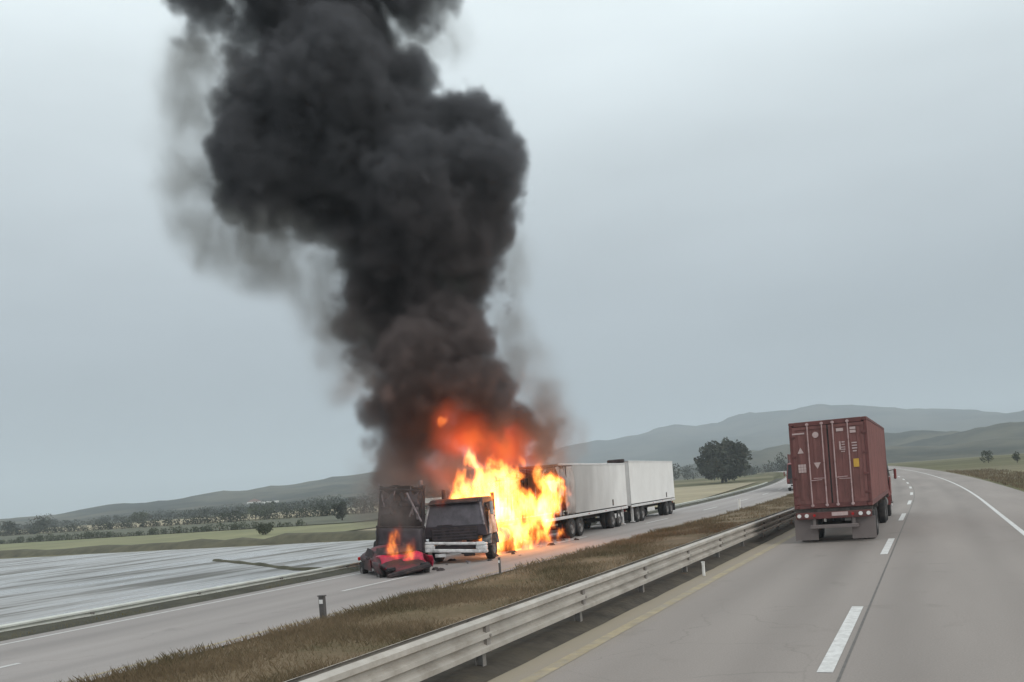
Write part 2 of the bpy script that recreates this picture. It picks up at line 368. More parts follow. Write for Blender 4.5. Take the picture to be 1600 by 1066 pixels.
def road(name, x0, x1, z, m, n=8):
    w = n + 1; v = []; lane = []
    for y in ROAD_Y:
        for i in range(w):
            x = x0 + (x1 - x0) * i / n; v.append((x + curve(y), y, z + rise(y))); lane.append((x, y, 0))
    k = len(v)
    # skirt down the two sides so the sheet has real thickness
    f = [(j * w + i, j * w + i + 1, (j + 1) * w + i + 1, (j + 1) * w + i) for j in range(len(ROAD_Y) - 1) for i in range(n)]
    o = MB().add(v, f).build(name, m)
    a = o.data.attributes.new('lane', 'FLOAT_VECTOR', 'POINT'); a.data.foreach_set('vector', np.array(lane, np.float32).ravel())
    return tag(o, kind='structure')
M['road_near'] = road_mat('worn_asphalt', (0.262, 0.230, 0.208), [(-3.9, 0.75, 0.10), (-2.25, 0.75, 0.16), (-0.6, 0.6, 0.07), (1.2, 0.6, 0.08)], (-5.5, -4.55, (0.300, 0.255, 0.180)))
M['road_far'] = road_mat('pale_worn_asphalt', (0.302, 0.274, 0.258), [(-13.9, 0.5, 0.10), (-15.2, 0.5, 0.08), (-17.1, 0.5, 0.10)])
road('road', -5.5, 5.2, 0.012, M['road_near'])
road('road', -19.0, -12.2, 0.012, M['road_far'])

def strip(name, x0, x1, y0, y1, z, m, parent=None):
    n = max(1, int((y1 - y0) / 3)); mb = MB()
    v = []
    for j in range(n + 1):
        y = y0 + (y1 - y0) * j / n
        v += [(x0 + curve(y), y, z + rise(y)), (x1 + curve(y), y, z + rise(y))]
    return mb.add(v, [(2 * j, 2 * j + 1, 2 * j + 3, 2 * j + 2) for j in range(n)]).build(name, m, parent)
# painted markings
tag(strip('edge_line', -5.05, -4.83, -20, 330, 0.017, M['yellow_paint']), kind='structure')
tag(strip('edge_line', 2.35, 2.50, -20, 330, 0.017, M['white_paint']), kind='structure')
tag(strip('edge_line', -18.45, -18.33, -20, 330, 0.017, M['white_paint']), kind='structure')
tag(strip('edge_line', -12.62, -12.5, -20, 330, 0.017, M['yellow_paint']), kind='structure')
for k in range(-1, 16):
    y0 = 11.4 + k * 15.0
    tag(strip('lane_dash', -1.44, -1.25, y0, y0 + 5.4, 0.017, M['white_paint']), kind='structure')
for k in range(-1, 16):
    y0 = 6 + k * 15.0
    tag(strip('lane_dash', -15.5, -15.35, y0, y0 + 5.0, 0.017, M['white_paint']), kind='structure')
M['sealant'] = mat('tar_sealant', (0.12, 0.11, 0.10), 0.7, 0, 0.3, 6)
tag(strip('tar_joint', -1.17, -1.135, -20, 330, 0.016, M['sealant']), kind='structure')

# ------------------------------------------------------------------ water and fields on the left
def water_mat():
    """flooded field: pale mud rows standing in shallow water"""
    m = bpy.data.materials.new('flooded_field'); m.use_nodes = True; t = m.node_tree; b = t.nodes['Principled BSDF']
    b.inputs['IOR'].default_value = 1.33
    tc = t.nodes.new('ShaderNodeTexCoord')
    mp = t.nodes.new('ShaderNodeMapping'); mp.inputs['Scale'].default_value = (.55, .07, 1); mp.inputs['Rotation'].default_value = (0, 0, R(-6))
    t.links.new(tc.outputs['Object'], mp.inputs[0])
    n = t.nodes.new('ShaderNodeTexNoise'); n.inputs['Scale'].default_value = 1.0; n.inputs['Detail'].default_value = 7; n.inputs['Roughness'].default_value = .62
    t.links.new(mp.outputs[0], n.inputs['Vector'])
    r = t.nodes.new('ShaderNodeValToRGB'); e = r.color_ramp.elements
    e[0].position = .36; e[0].color = (.15, .145, .13, 1); e[1].position = .62; e[1].color = (.40, .395, .39, 1)
    q = e.new(.48); q.color = (.32, .315, .31, 1)
    t.links.new(n.outputs['Fac'], r.inputs['Fac']); t.links.new(r.outputs[0], b.inputs['Base Color'])
    mr = t.nodes.new('ShaderNodeMapRange'); mr.inputs['From Min'].default_value = .38; mr.inputs['From Max'].default_value = .6; mr.inputs['To Min'].default_value = .85; mr.inputs['To Max'].default_value = .22
    t.links.new(n.outputs['Fac'], mr.inputs['Value']); t.links.new(mr.outputs[0], b.inputs['Roughness'])
    n2 = t.nodes.new('ShaderNodeTexNoise'); n2.inputs['Scale'].default_value = 1.6; n2.inputs['Detail'].default_value = 5
    t.links.new(tc.outputs['Object'], n2.inputs['Vector'])
    bp = t.nodes.new('ShaderNodeBump'); bp.inputs['Strength'].default_value = 0.35; bp.inputs['Distance'].default_value = 0.08
    t.links.new(n2.outputs['Fac'], bp.inputs['Height']); t.links.new(bp.outputs[0], b.inputs['Normal'])
    return m
M['water'] = water_mat()
def blob_sheet(name, pts, z, m, kind='structure'):
    """closed outline smoothed and roughened, one n-gon fan"""
    P = [Vector((p[0], p[1], 0)) for p in pts]; out = []
    n = len(P)
    for i in range(n):
        for s in range(8):
            t = s / 8; p0, p1, p2, p3 = P[i - 1], P[i], P[(i + 1) % n], P[(i + 2) % n]
            q = 0.5 * ((2 * p1) + (p2 - p0) * t + (2 * p0 - 5 * p1 + 4 * p2 - p3) * t * t + (3 * p1 - p0 - 3 * p2 + p3) * t ** 3)
            k = mnoise.noise(Vector((q.x * .2, q.y * .2, 3))) * 0.7
            out.append((q.x + k, q.y + k, z))
    o = MB().add(out, [tuple(range(len(out)))]).build(name, m); o['kind'] = kind
    return o
blob_sheet('water', [(-22.5, -30), (-22.3, 10), (-22.6, 40), (-23.5, 58), (-32, 62), (-44, 62.5), (-62, 63.5), (-85, 64), (-110, 60), (-125, 30), (-125, -30), (-70, -38)], -0.70, M['water'])
M['bank'] = mat('muddy_bank', (0.075, 0.07, 0.042), 0.95, 0, 0.35, 0.7, 0.3, 4, (0.13, 0.115, 0.07), 0.6, 0.6)
def bank(name, path, w, h_, label=None):
    mb = MB(); nseg = 40
    P = [Vector((a, b, 0)) for a, b in path]
    L = []
    for k in range(nseg + 1):
        u = k / nseg * (len(P) - 1); i = min(int(u), len(P) - 2); L.append(P[i].lerp(P[i + 1], u - i))
    v = []
    for k, p in enumerate(L):
        d = (L[min(k + 1, nseg)] - L[max(k - 1, 0)]).normalized(); nrm = Vector((-d.y, d.x, 0))
        ww = w * (0.8 + 0.5 * mnoise.noise(p * .3)); hh = h_ * (0.85 + 0.6 * mnoise.noise(p * .5 + Vector((5, 0, 0))))
        for s, z in ((-1, -0.82), (-.45, -0.7 + hh * .8), (0, -0.7 + hh), (.45, -0.7 + hh * .8), (1, -0.82)):
            q = p + nrm * s * ww; v.append((q.x, q.y, z))
    fs = [(k * 5 + i, k * 5 + i + 1, k * 5 + 6 + i, k * 5 + 5 + i) for k in range(nseg) for i in range(4)]
    o = mb.add(v, fs, True).build(name, M['bank']); o['kind'] = 'structure'; return o
bank('earth_bank', [(-44, 46), (-36, 41), (-29.5, 36.5), (-25.5, 35.6), (-23, 35.2)], 0.35, 0.16)
bank('earth_bank', [(-130, 66), (-95, 69.5), (-66, 67.5), (-44, 66), (-30, 65), (-22, 64)], 2.8, 0.75)
M['field_g'] = mat('yellow_green_field', (0.19, 0.185, 0.095), 0.95, 0, 0.25, 0.08, 0, 3, (0.13, 0.15, 0.06), 0.6, 0.03)
M['field_t'] = mat('stubble_field', (0.30, 0.255, 0.165), 0.95, 0, 0.2, 0.08, 0, 3, (0.2, 0.18, 0.11), 0.6, 0.03)
M['field_d'] = mat('dark_green_field', (0.092, 0.094, 0.060), 0.95, 0, 0.3, 0.06, 0, 3)
def fieldq(name, pts, dz, m):
    n = 14; v = []
    a, b, c, d = [Vector((p[0], p[1])) for p in pts]
    mb = MB()
    def fn(u, w_):
        p = (a.lerp(b, u)).lerp(d.lerp(c, u), w_); return (p.x, p.y, -0.75 + rise(p.y) + dz)
    o = mb.sheet(n, n, fn).build(name, m); o['kind'] = 'structure'; return o
fieldq('field', [(-190, 74), (-60, 72), (-60, 108), (-190, 118)], 0.10, M['field_g'])
fieldq('field', [(-330, 130), (-80, 112), (-70, 150), (-330, 190)], 0.12, M['field_d'])
fieldq('field', [(-420, 215), (-80, 160), (-75, 205), (-420, 290)], 0.14, M['field_t'])
fieldq('field', [(-520, 320), (-90, 230), (-85, 330), (-520, 450)], 0.16, M['field_d'])
fieldq('field', [(-58, 72), (-30, 72), (-34, 104), (-58, 108)], 0.11, M['field_t'])
fieldq('field', [(-60, 104), (-24, 76), (-33, 190), (-95, 190)], 0.15, M['field_t'])
fieldq('field', [(-66, 112), (-57, 112), (-75, 200), (-100, 200)], 0.13, M['field_g'])

# ------------------------------------------------------------------ hills
def hill_mat(name, a, b_):
    m = bpy.data.materials.new(name); m.use_nodes = True; t = m.node_tree; b = t.nodes['Principled BSDF']
    b.inputs['Roughness'].default_value = 1.0; b.inputs['Specular IOR Level'].default_value = 0.0
    tc = t.nodes.new('ShaderNodeTexCoord'); n = t.nodes.new('ShaderNodeTexNoise'); n.inputs['Scale'].default_value = 0.008; n.inputs['Detail'].default_value = 9; n.inputs['Roughness'].default_value = 0.65
    t.links.new(tc.outputs['Object'], n.inputs['Vector'])
    r = t.nodes.new('ShaderNodeValToRGB'); r.color_ramp.elements[0].position = 0.44; r.color_ramp.elements[1].position = 0.56
    r.color_ramp.elements[0].color = (*a, 1); r.color_ramp.elements[1].color = (*b_, 1)
    t.links.new(n.outputs['Fac'], r.inputs['Fac']); t.links.new(r.outputs[0], b.inputs['Base Color'])
    return m
M['hill'] = hill_mat('wooded_hillside', (0.030, 0.033, 0.026), (0.075, 0.072, 0.055))
M['hill2'] = hill_mat('scrub_hillside', (0.036, 0.038, 0.028), (0.095, 0.088, 0.062))
HILLV = []
def hill_z(x, y):
    A_ = np.concatenate(HILLV); d_ = np.hypot(A_[:, 0] - x, A_[:, 1] - y); return float(A_[np.argsort(d_)[:3], 2].max())
def hills(name, prof, r0, rt, r1, m, seed, rough=0.12, nj=26, na=220):
    """prof: (azimuth deg, elevation deg of the crest); front foot at r0, crest near rt, back foot at r1"""
    prof = sorted(prof); az = np.array([p[0] for p in prof]); el = np.array([p[1] for p in prof])
    A = np.linspace(az[0], az[-1], na); v = []
    for a in A:
        e = float(np.interp(a, az, el)); top = rt * math.tan(R(max(e, 0)))
        for j in range(nj + 1):
            s = j / nj; r = r0 + (rt - r0) * s / 0.62 if s <= 0.62 else rt + (r1 - rt) * (s - 0.62) / 0.38
            q = s / 0.62 if s <= 0.62 else 1 - (s - 0.62) / 0.38
            shp = q * q * (3 - 2 * q) if s > .62 else q ** 1.25
            x, y = -r * math.sin(R(a)), r * math.cos(R(a))
            nz = mnoise.fractal(Vector((x / rt * 9, y / rt * 9, seed)), 1.0, 2.0, 6)
            v.append((x, y, -1.2 + top * shp * (1 + rough * nz * 2) + top * rough * nz * q))
    HILLV.append(np.array(v))
    w = nj + 1
    f = [(i * w + j, i * w + j + 1, (i + 1) * w + j + 1, (i + 1) * w + j) for i in range(na - 1) for j in range(nj)]
    return tag(MB().add(v, f, True).build(name, m), kind='structure')
hills('hills', [(110, 0), (95, .8), (70, 1.2), (58, .75), (52, .85), (46, 1.15), (43, 1.4), (40, 1.6), (37, 1.75), (33, 1.8), (29, 1.75), (25, 1.6), (20, 1.0), (14, .5), (8, 0)], 600, 1150, 1900, M['hill2'], 1.0, 0.10)
hills('hills', [(60, 0), (48, .35), (43, .62), (39, .75), (35, .62), (31, .45), (25, 0)], 420, 760, 1100, M['hill'], 7.0, 0.16)
hills('hills', [(32, 0), (28, 1.0), (24, 2.2), (20.8, 2.75), (16.8, 3.0), (12.8, 3.45), (9.3, 3.75), (6.5, 3.85), (4, 3.6), (1, 3.1), (-4, 2.6), (-12, 2.9), (-22, 2.2), (-40, 0)], 1400, 2500, 3700, M['hill'], 3.0, 0.06)
hills('hills', [(24, 0), (17, .7), (13, 1.0), (10, 1.5), (7, 1.8), (4, 1.8), (0, 1.6), (-5, 1.75), (-12, 1.2), (-30, 0)], 520, 1000, 1700, M['hill2'], 11.0, 0.16)

# ------------------------------------------------------------------ guardrails
def w_profile(h_, z0, depth, t=0.006):
    """W-beam section (x outward, z up) as a closed thin outline"""
    a = [(0.0, 0.0), (0.35, 0.05), (1.0, 0.13), (1.0, 0.32), (0.12, 0.44), (0.12, 0.56), (1.0, 0.68), (1.0, 0.87), (0.35, 0.95), (0.0, 1.0)]
    o = [(x * depth, z0 + z * h_) for x, z in a]
    return o + [(x - t - 0.012, z) for x, z in reversed(o)]
def thrie_profile(h_, z0, depth, t=0.006):
    a = [(0.0, 0.0), (.3, .02), (1, .07), (1, .20), (.1, .28), (.1, .38), (1, .44), (1, .56), (.1, .62), (.1, .72), (1, .80), (1, .93), (.3, .98), (0, 1)]
    o = [(x * depth, z0 + z * h_) for x, z in a]
    return o + [(x - t - 0.012, z) for x, z in reversed(o)]
def guardrail(name, xf, y0, y1, top, hgt, sides, label, pitch_, post_h, gm=None):
    root = empty(name, (xf, y0, 0)); tag(root, label, 'guardrail', 'guardrails along the motorway')
    SEG = pitch_ * 2
    beams = {}
    for s in sides:
        prof = thrie_profile(hgt, top - hgt, 0.085) if hgt > .4 else w_profile(hgt, top - hgt, 0.085)
        prof = [(p[0] + 0.09, p[1]) for p in prof]
        if s < 0: prof = [(-p[0], p[1]) for p in prof][::-1]
        beams[s] = MB().extrude(prof, 'y', 0, SEG + 0.12).mesh('rail_beam', gm or M['galv'])
    pm = MB()
    pm.box((0.055, 0, (top - 0.04 - post_h) / 2 ), (0.012, 0.10, top - 0.04 + post_h)); pm.box((-0.055, 0, (top - 0.04 - post_h) / 2), (0.012, 0.10, top - 0.04 + post_h)); pm.box((0, 0, (top - 0.04 - post_h) / 2), (0.098, 0.012, top - 0.04 + post_h))
    pmesh = pm.mesh('post', M['galv_post'])
    bm_ = MB().box((0.10, 0, top - hgt / 2), (0.10, 0.11, hgt * .8)).mesh('spacer_block', M['galv_post'])
    bo_ = MB().tube((0.17, 0, top - hgt / 2), (0.195, 0, top - hgt / 2), 0.022, n=8).mesh('bolt', M['galv_post'])
    y = y0; k = 0
    while y < y1:
        ya, yb = y, y + SEG
        ang = math.atan2(-(curve(yb) - curve(ya)), SEG); tilt = math.atan2(rise(yb) - rise(ya), SEG)
        for s in sides:
            link('rail_beam', beams[s], root, (curve(ya) + (0.004 if k % 2 else 0) * s, ya - y0, rise(ya)), (tilt, 0, ang))
        for yy in (ya, (ya + yb) / 2):
            p = link('post', pmesh, root, (curve(yy), yy - y0, rise(yy)), (0, random.uniform(-.015, .015), ang))
            if yy < 70:
                for s in sides:
                    q = link('spacer_block', bm_, p, (0, 0, 0), (0, 0, 0 if s > 0 else PI))
                    if s > 0 and yy < 40: link('bolt', bo_, p)
        y = yb; k += 1
    return root
guardrail('guardrail', -5.86, -8, 150, 0.78, 0.50, (1, -1), 'double sided corrugated steel guardrail between the near road and the dry grass', 3.81, 0.25)
guardrail('guardrail', -20.45, -10, 150, 0.22, 0.22, (1,), 'low pale guardrail at the far road edge beside the flooded field', 3.81, 0.75, M['galv_pale'])

# ------------------------------------------------------------------ dry grass of the median
def grass_mat(name, cols):
    m = bpy.data.materials.new(name); m.use_nodes = True; t = m.node_tree; b = t.nodes['Principled BSDF']
    b.inputs['Roughness'].default_value = 0.85; b.inputs['Specular IOR Level'].default_value = 0.15
    tc = t.nodes.new('ShaderNodeTexCoord'); n = t.nodes.new('ShaderNodeTexNoise'); n.inputs['Scale'].default_value = 0.45; n.inputs['Detail'].default_value = 4
    t.links.new(tc.outputs['Object'], n.inputs['Vector'])
    n2 = t.nodes.new('ShaderNodeTexNoise'); n2.inputs['Scale'].default_value = 9; n2.inputs['Detail'].default_value = 2
    t.links.new(tc.outputs['Object'], n2.inputs['Vector'])
    mx = t.nodes.new('ShaderNodeMath'); mx.operation = 'MULTIPLY_ADD'; mx.inputs[1].default_value = 0.35
    t.links.new(n2.outputs['Fac'], mx.inputs[0]); ad = t.nodes.new('ShaderNodeMath'); ad.operation = 'MULTIPLY'; ad.inputs[1].default_value = 0.75
    t.links.new(n.outputs['Fac'], ad.inputs[0]); t.links.new(ad.outputs[0], mx.inputs[2])
    r = t.nodes.new('ShaderNodeValToRGB'); e = r.color_ramp.elements
    e[0].position = 0.38; e[0].color = (*cols[0], 1); e[1].position = 0.68; e[1].color = (*cols[2], 1)
    q = e.new(0.53); q.color = (*cols[1], 1)
    t.links.new(mx.outputs[0], r.inputs['Fac']); t.links.new(r.outputs[0], b.inputs['Base Color'])
    return m
M['grass'] = grass_mat('dry_grass', [(0.094, 0.078, 0.040), (0.145, 0.108, 0.064), (0.205, 0.152, 0.096)])
M['verge'] = grass_mat('green_verge', [(0.06, 0.062, 0.028), (0.11, 0.10, 0.045), (0.18, 0.15, 0.075)])
def blades(name, x0, x1, zones, m, hgt, label, edge=0.35):
    V = []; F = []
    off = 0
    for y0, y1, dens, wd in zones:
        n = int((x1 - x0) * (y1 - y0) * dens)
        x = RNG.uniform(x0, x1, n); y = RNG.uniform(y0, y1, n)
        # uneven edges and patchy cover
        pat = np.array([mnoise.noise(Vector((a * .5, b * .35, 2))) for a, b in zip(x, y)])
        edg = np.array([mnoise.noise(Vector((b * .55, 8, 1))) for b in y])
        keep = (x > x0 + edge * (0.5 + edg)) & (x < x1 - edge * (0.5 - edg) ) & (RNG.uniform(0, 1, n) < 0.75 + pat)
        x, y, pat = x[keep], y[keep], pat[keep]; n = len(x)
        h_ = hgt * RNG.uniform(.45, 1.15, n) * (1 + 0.55 * pat); a = RNG.uniform(0, PI, n); w_ = wd * RNG.uniform(.6, 1.4, n)
        lean = RNG.normal(0, .35, (n, 2)) * h_[:, None]
        z = np.array([land(0, b)[2] for b in y]) + np.array([base_z(a_) for a_ in x]) - base_z(0)
        xc = x + np.array([curve(b) for b in y])
        dx, dy = np.cos(a) * w_ / 2, np.sin(a) * w_ / 2
        P = np.empty((n, 4, 3))
        P[:, 0] = np.stack([xc - dx, y - dy, z - .02], 1); P[:, 1] = np.stack([xc + dx, y + dy, z - .02], 1)
        P[:, 2] = np.stack([xc + dx * .55 + lean[:, 0] * .5, y + dy * .55 + lean[:, 1] * .5, z + h_ * .6], 1)
        P[:, 3] = np.stack([xc + lean[:, 0], y + lean[:, 1], z + h_], 1)
        V.append(P.reshape(-1, 3)); idx = np.arange(n)[:, None] * 4 + off
        F.append(np.concatenate([idx + 0, idx + 1, idx + 2, idx + 0, idx + 2, idx + 3], 1).reshape(-1)); off += n * 4
    o = bpy.data.objects.new(name, np_mesh(name, np.concatenate(V), 3, np.concatenate(F), m)); COL.objects.link(o)
    return tag(o, label, 'grass', kind='stuff')
# low mound of soil and matted grass under the blades
def mound(name, x0, x1, hgt, m):
    ysm = list(range(-20, 60, 1)) + list(range(60, 330, 4)); n = 14; v = []
    for y in ysm:
        for i in range(n + 1):
            u = i / n; e0 = 0.30 * mnoise.noise(Vector((y * .45, 1, 4))); e1 = 0.12 * mnoise.noise(Vector((y * .5, 5, 9)))
            x = (x0 + e0) * (1 - u) + (x1 + e1) * u
            z = 0.0 + hgt * math.sin(PI * u) ** .6 * (1 + .5 * mnoise.noise(Vector((x * .6, y * .4, 0)))) - .015
            v.append((x + curve(y), y, z + rise(y) + 0.004))
    w = n + 1
    return tag(MB().add(v, [(j * w + i, j * w + i + 1, (j + 1) * w + i + 1, (j + 1) * w + i) for j in range(len(ysm) - 1) for i in range(n)], True).build(name, m), kind='structure')
mound('median', -12.1, -5.52, 0.10, M['grass'])
M['soil'] = mat('rail_shade_soil', (0.062, 0.052, 0.040), 0.95, 0, 0.35, 2.0, 0.4, 8, (0.11, 0.09, 0.06), 0.5, 1.2)  # soil coloured dark to stand in for the shade under the guardrail
def rail_shade_fn(u, w_):
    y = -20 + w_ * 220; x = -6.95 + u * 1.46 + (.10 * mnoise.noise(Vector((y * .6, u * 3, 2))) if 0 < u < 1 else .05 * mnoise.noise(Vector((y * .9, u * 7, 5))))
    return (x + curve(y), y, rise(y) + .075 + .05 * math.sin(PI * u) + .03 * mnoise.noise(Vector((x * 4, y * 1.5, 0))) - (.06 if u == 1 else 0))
tag(MB().sheet(5, 400, rail_shade_fn).build('rail_shade_strip', M['soil']), kind='structure')
M['shaded_verge_soil'] = mat('shadowed_verge', (0.050, 0.048, 0.034), 0.95, 0, 0.4, 1.5, 0.4, 6, (0.09, 0.08, 0.05), 0.5, 1.0)  # verge soil with the shadow below the far rail put into its colour
def verge_fn(u, w_):
    y = -20 + w_ * 200; x = -18.95 - u * 2.9 + .12 * mnoise.noise(Vector((y * .5, u * 3, 7)))
    return (x + curve(y), y, base_z(x) + rise(y) + .03 + .05 * math.sin(PI * u) - (.035 if u < .05 else 0))
tag(MB().sheet(8, 200, verge_fn).build('verge', M['shaded_verge_soil']), kind='structure')
blades('median_grass', -12.25, -6.75, [(5, 20, 900, .008), (20, 45, 380, .012), (45, 90, 120, .025), (90, 200, 25, .06)], M['grass'], 0.21, 'dry brown grass covering the median between the two roads')
blades('verge_grass', -21.9, -19.02, [(8, 40, 260, .012), (40, 110, 60, .03)], M['verge'], 0.10, 'dark green weeds on the slope beside the flooded field')
blades('verge_grass', 5.4, 12.0, [(20, 60, 60, .02), (60, 150, 18, .05)], M['grass'], 0.30, 'dry grass on the verge right of the near road')

# marker posts
def marker(loc, h_, m, label, r=0.045, cap=None):
    root = empty('marker_post', loc); tag(root, label, 'post')
    MB().box((0, 0, h_ / 2), (r * 2, r * 1.2, h_), bev=.01).build('shaft', m, root)
    MB().box((0, 0, h_ + .012), (r * 2.3, r * 1.5, .024)).build('cap', m, root)
    MB().box((0, -r * .66, h_ * .8), (r * 1.3, .008, h_ * .16)).build('reflector', cap or M['lamp_white'], root)
    return root
marker((-12.0, 15.6, 0), 0.55, M['post_dark'], 'short dark post standing in the dry grass left of the crashed vehicles', .07)
marker((-12.0, 24.3, 0), 0.5, M['post_dark'], 'thin dark post standing in the dry grass below the white cab', .035)
marker((-5.34, 22.3, 0.01), 0.34, M['post_white'], 'small white delineator post at the foot of the near guardrail', .035)
marker((-12.15, 62.5, 0.0), 0.75, M['post_white'], 'white marker post at the far road edge ahead of the tree', .08)

# ------------------------------------------------------------------ wheels (axis along local x)
def wheel_meshes(r, w):
    prof = [(-w / 2, r * .60), (-w / 2, r * .9), (-w / 2 + .03, r * .985), (-w * .2, r), (w * .2, r), (w / 2 - .03, r * .985), (w / 2, r * .9), (w / 2, r * .60)]
    t = MB().lathe_x(prof, (0, 0, 0), 28).mesh('wheel', M['tyre'])
    rp = [(w / 2 - .005, r * .61), (w / 2 - .03, r * .56), (w / 2 - .09, r * .5), (w / 2 - .10, r * .28), (w / 2 - .02, r * .24), (w / 2 - .01, r * .12), (w / 2 - .01, 0.002)]
    rm = MB(); rm.lathe_x(rp, (0, 0, 0), 24)
    for k in range(8):
        t_ = 2 * PI * k / 8; rm.tube((w / 2 - .10, math.cos(t_) * r * .38, math.sin(t_) * r * .38), (w / 2 - .07, math.cos(t_) * r * .38, math.sin(t_) * r * .38), .018, n=6)
    rm.lathe_x([(-x, q) for x, q in rp[::-1]], (0, 0, 0), 24)
    return t, rm.mesh('rim', M['rim'])
TW, TR_ = wheel_meshes(0.50, 0.28)
CW, CR = wheel_meshes(0.31, 0.20)
def wheel(parent, x, y, flip=False, tm=TW, rmesh=TR_, r=0.5, rim=True):
    o = link('wheel', tm, parent, (x, y, r), (random.uniform(0, 3), 0, PI if flip else 0))
    if rim: link('rim', rmesh, o)
    return o

# ------------------------------------------------------------------ shipping container (local: rear doors at y=0 facing -y, body towards +y)
def corr(mb, length, z0, z1, x, side, pitch_=0.28, depth=0.036):
    pts = []; y = 0.0
    while y < length - .01:
        for dy, d in ((0, 0), (.07, 0), (.14, 1), (.21, 1)):
            yy = min(y + dy, length); pts.append((yy, d))
        y += pitch_
    pts.append((length, 0)); v = []
    for yy, d in pts: v += [(x - side * d * depth, yy, z0), (x - side * d * depth, yy, z1)]
    return mb.add(v, [(2 * i, 2 * i + 2, 2 * i + 3, 2 * i + 1) if side > 0 else (2 * i + 1, 2 * i + 3, 2 * i + 2, 2 * i) for i in range(len(pts) - 1)])
def make_container(L=12.19, W=2.44, H=2.9):
    root = empty('shipping_container'); hw = W / 2
    fr = M['container_frame']; cm = M['container']
    for sx in (-1, 1):
        MB().box((sx * (hw - .05), .06, H / 2), (.10, .12, H - .24), bev=.012).build('corner_post', fr, root)
        MB().box((sx * (hw - .05), L - .06, H / 2), (.10, .12, H - .24), bev=.012).build('corner_post', fr, root)
        MB().box((sx * (hw - .035), L / 2, H - .04), (.07, L - .36, .08)).build('top_rail', fr, root)
        MB().box((sx * (hw - .035), L / 2, .08), (.07, L - .36, .16)).build('bottom_rail', fr, root)
        mb = MB(); corr(mb, L - .24, .16, H - .08, sx * (hw - .012), sx)
        mb.build('side_panel', cm, root, (0, .12, 0))
        for yy in (.09, L - .09):
            for zz in (.06, H - .06): MB().box((sx * (hw - .08), yy, zz), (.162, .178, .118), bev=.015).build('corner_casting', fr, root)
    mb = MB(); corr(mb, W - .2, .12, H - .1, 0, 1); mb.build('front_panel', cm, root, (W / 2 - .1, L - .06, 0), (0, 0, PI / 2))
    MB().box((0, L / 2, H - .03), (W - .14, L - .1, .03)).build('roof_panel', cm, root)
    MB().box((0, L / 2, .13), (W - .14, L - .1, .06)).build('floor_panel', fr, root)
    MB().box((0, .05, H - .075), (W - .32, .10, .15), bev=.012).build('door_header', fr, root)
    MB().box((0, .05, .075), (W - .32, .10, .15), bev=.012).build('door_sill', fr, root)
    for sx in (-1, 1):                                   # the two doors
        dw = W / 2 - .11
        cx = sx * (dw / 2 + .006)
        mb = MB()                                        # frame rim + horizontally ribbed panel
        z0, z1 = .16, H - .16
        mb.box((cx, .055, (z0 + z1) / 2), (dw, .03, z1 - z0))
        for zz, hh in ((z0 + .05, .1), (z1 - .05, .1)): mb.box((cx, .03, zz), (dw, .03, hh))
        for e in (-1, 1): mb.box((cx + e * (dw / 2 - .04), .03, (z0 + z1) / 2), (.08, .03, z1 - z0 - .2))
        door = mb.build('door', cm, root)
        for k in range(4):                              # shallow vertical corrugations of the door
            px = cx + (k - 1.5) * dw * .215
            MB().extrude([(px - .05, .0425), (px - .025, .026), (px + .025, .026), (px + .05, .0425)], 'z', z0 + .14, z1 - .14).build('door_rib', cm, door)
        for k in (.30, .70):
            bx = sx * (dw * (k if sx > 0 else k) + .0) if False else sx * (.17 if k < .5 else .63)
            bar = MB().tube((bx, -.018, .05), (bx, -.018, H - .05), .022, n=10).build('locking_bar', M['bar'], door)
            for zz in (.10, H - .10): MB().box((bx, -.012, zz), (.10, .06, .07), bev=.01).build('cam_keeper', M['bar'], bar)
            for zz in (.75, 1.5, 2.2): MB().box((bx, -.004, zz), (.085, .046, .05), bev=.008).build('bar_bracket', M['container_frame'], bar)
            hz = .93 + (.06 if k < .5 else 0)
            MB().tube((bx, -.05, hz), (bx + sx * .36 * (1 if k < .5 else -1) * 1, -.05, hz + .012), .013, n=8).build('handle', M['bar'], bar)
        for zz in (.45, 1.05, 1.75, 2.4): MB().box((sx * (hw - .115), -.006, zz), (.14, .024, .07), bev=.006).build('hinge', fr, door)
        MB().tube((sx * .012, .01, z0), (sx * .012, .01, z1), .012, n=6).build('door_gasket', M['tyre'], door)
    # white marks and stickers on the doors
    def mark(name, poly, m=M['mark'], y=.0105):
        return MB().extrude(poly, 'y', y, y + .003).build(name, m, root)
    def circ(cx, cz, r, n=18): return [(cx + r * math.cos(2 * PI * i / n), cz + r * math.sin(2 * PI * i / n)) for i in range(n)]
    def rect(cx, cz, w, h_): return [(cx - w / 2, cz - h_ / 2), (cx + w / 2, cz - h_ / 2), (cx + w / 2, cz + h_ / 2), (cx - w / 2, cz + h_ / 2)]
    mark('marking', rect(-.93, H - .38, .40, .05))
    mark('marking', circ(-.385, H - .46, .10))
    mark('marking', [(-.99, 1.86), (-.79, 1.86), (-.89, 2.06)])
    for i in range(3):
        for j in range(3): mark('marking', rect(-.96 + i * .085, 1.26 + j * .095, .076, .086))
    mark('marking', [(-.50, 1.52), (-.28, 1.52), (-.39, 1.31)])
    for (cx, cz, w, h_) in [(.38, H - .36, .22, .10), (.78, H - .34, .18, .08), (.78, H - .45, .18, .09), (.36, 2.02, .05, .28), (.46, 2.13, .10, .04), (.46, 2.05, .10, .03),
                            (.44, 1.96, .16, .03), (.44, 1.89, .16, .03), (.44, 1.82, .12, .03), (.80, 2.08, .16, .04), (.80, 1.99, .16, .04), (.80, 1.90, .16, .04), (.80, 1.81, .12, .04)]:
        mark('marking', rect(cx, cz, w, h_))
    mark('marking', rect(.82, 1.42, .17, .27), M['yellow_mark'])
    return root
CX, CY = -3.03, 31.2
cont = make_container(); cont.location = (CX, CY, 1.16)
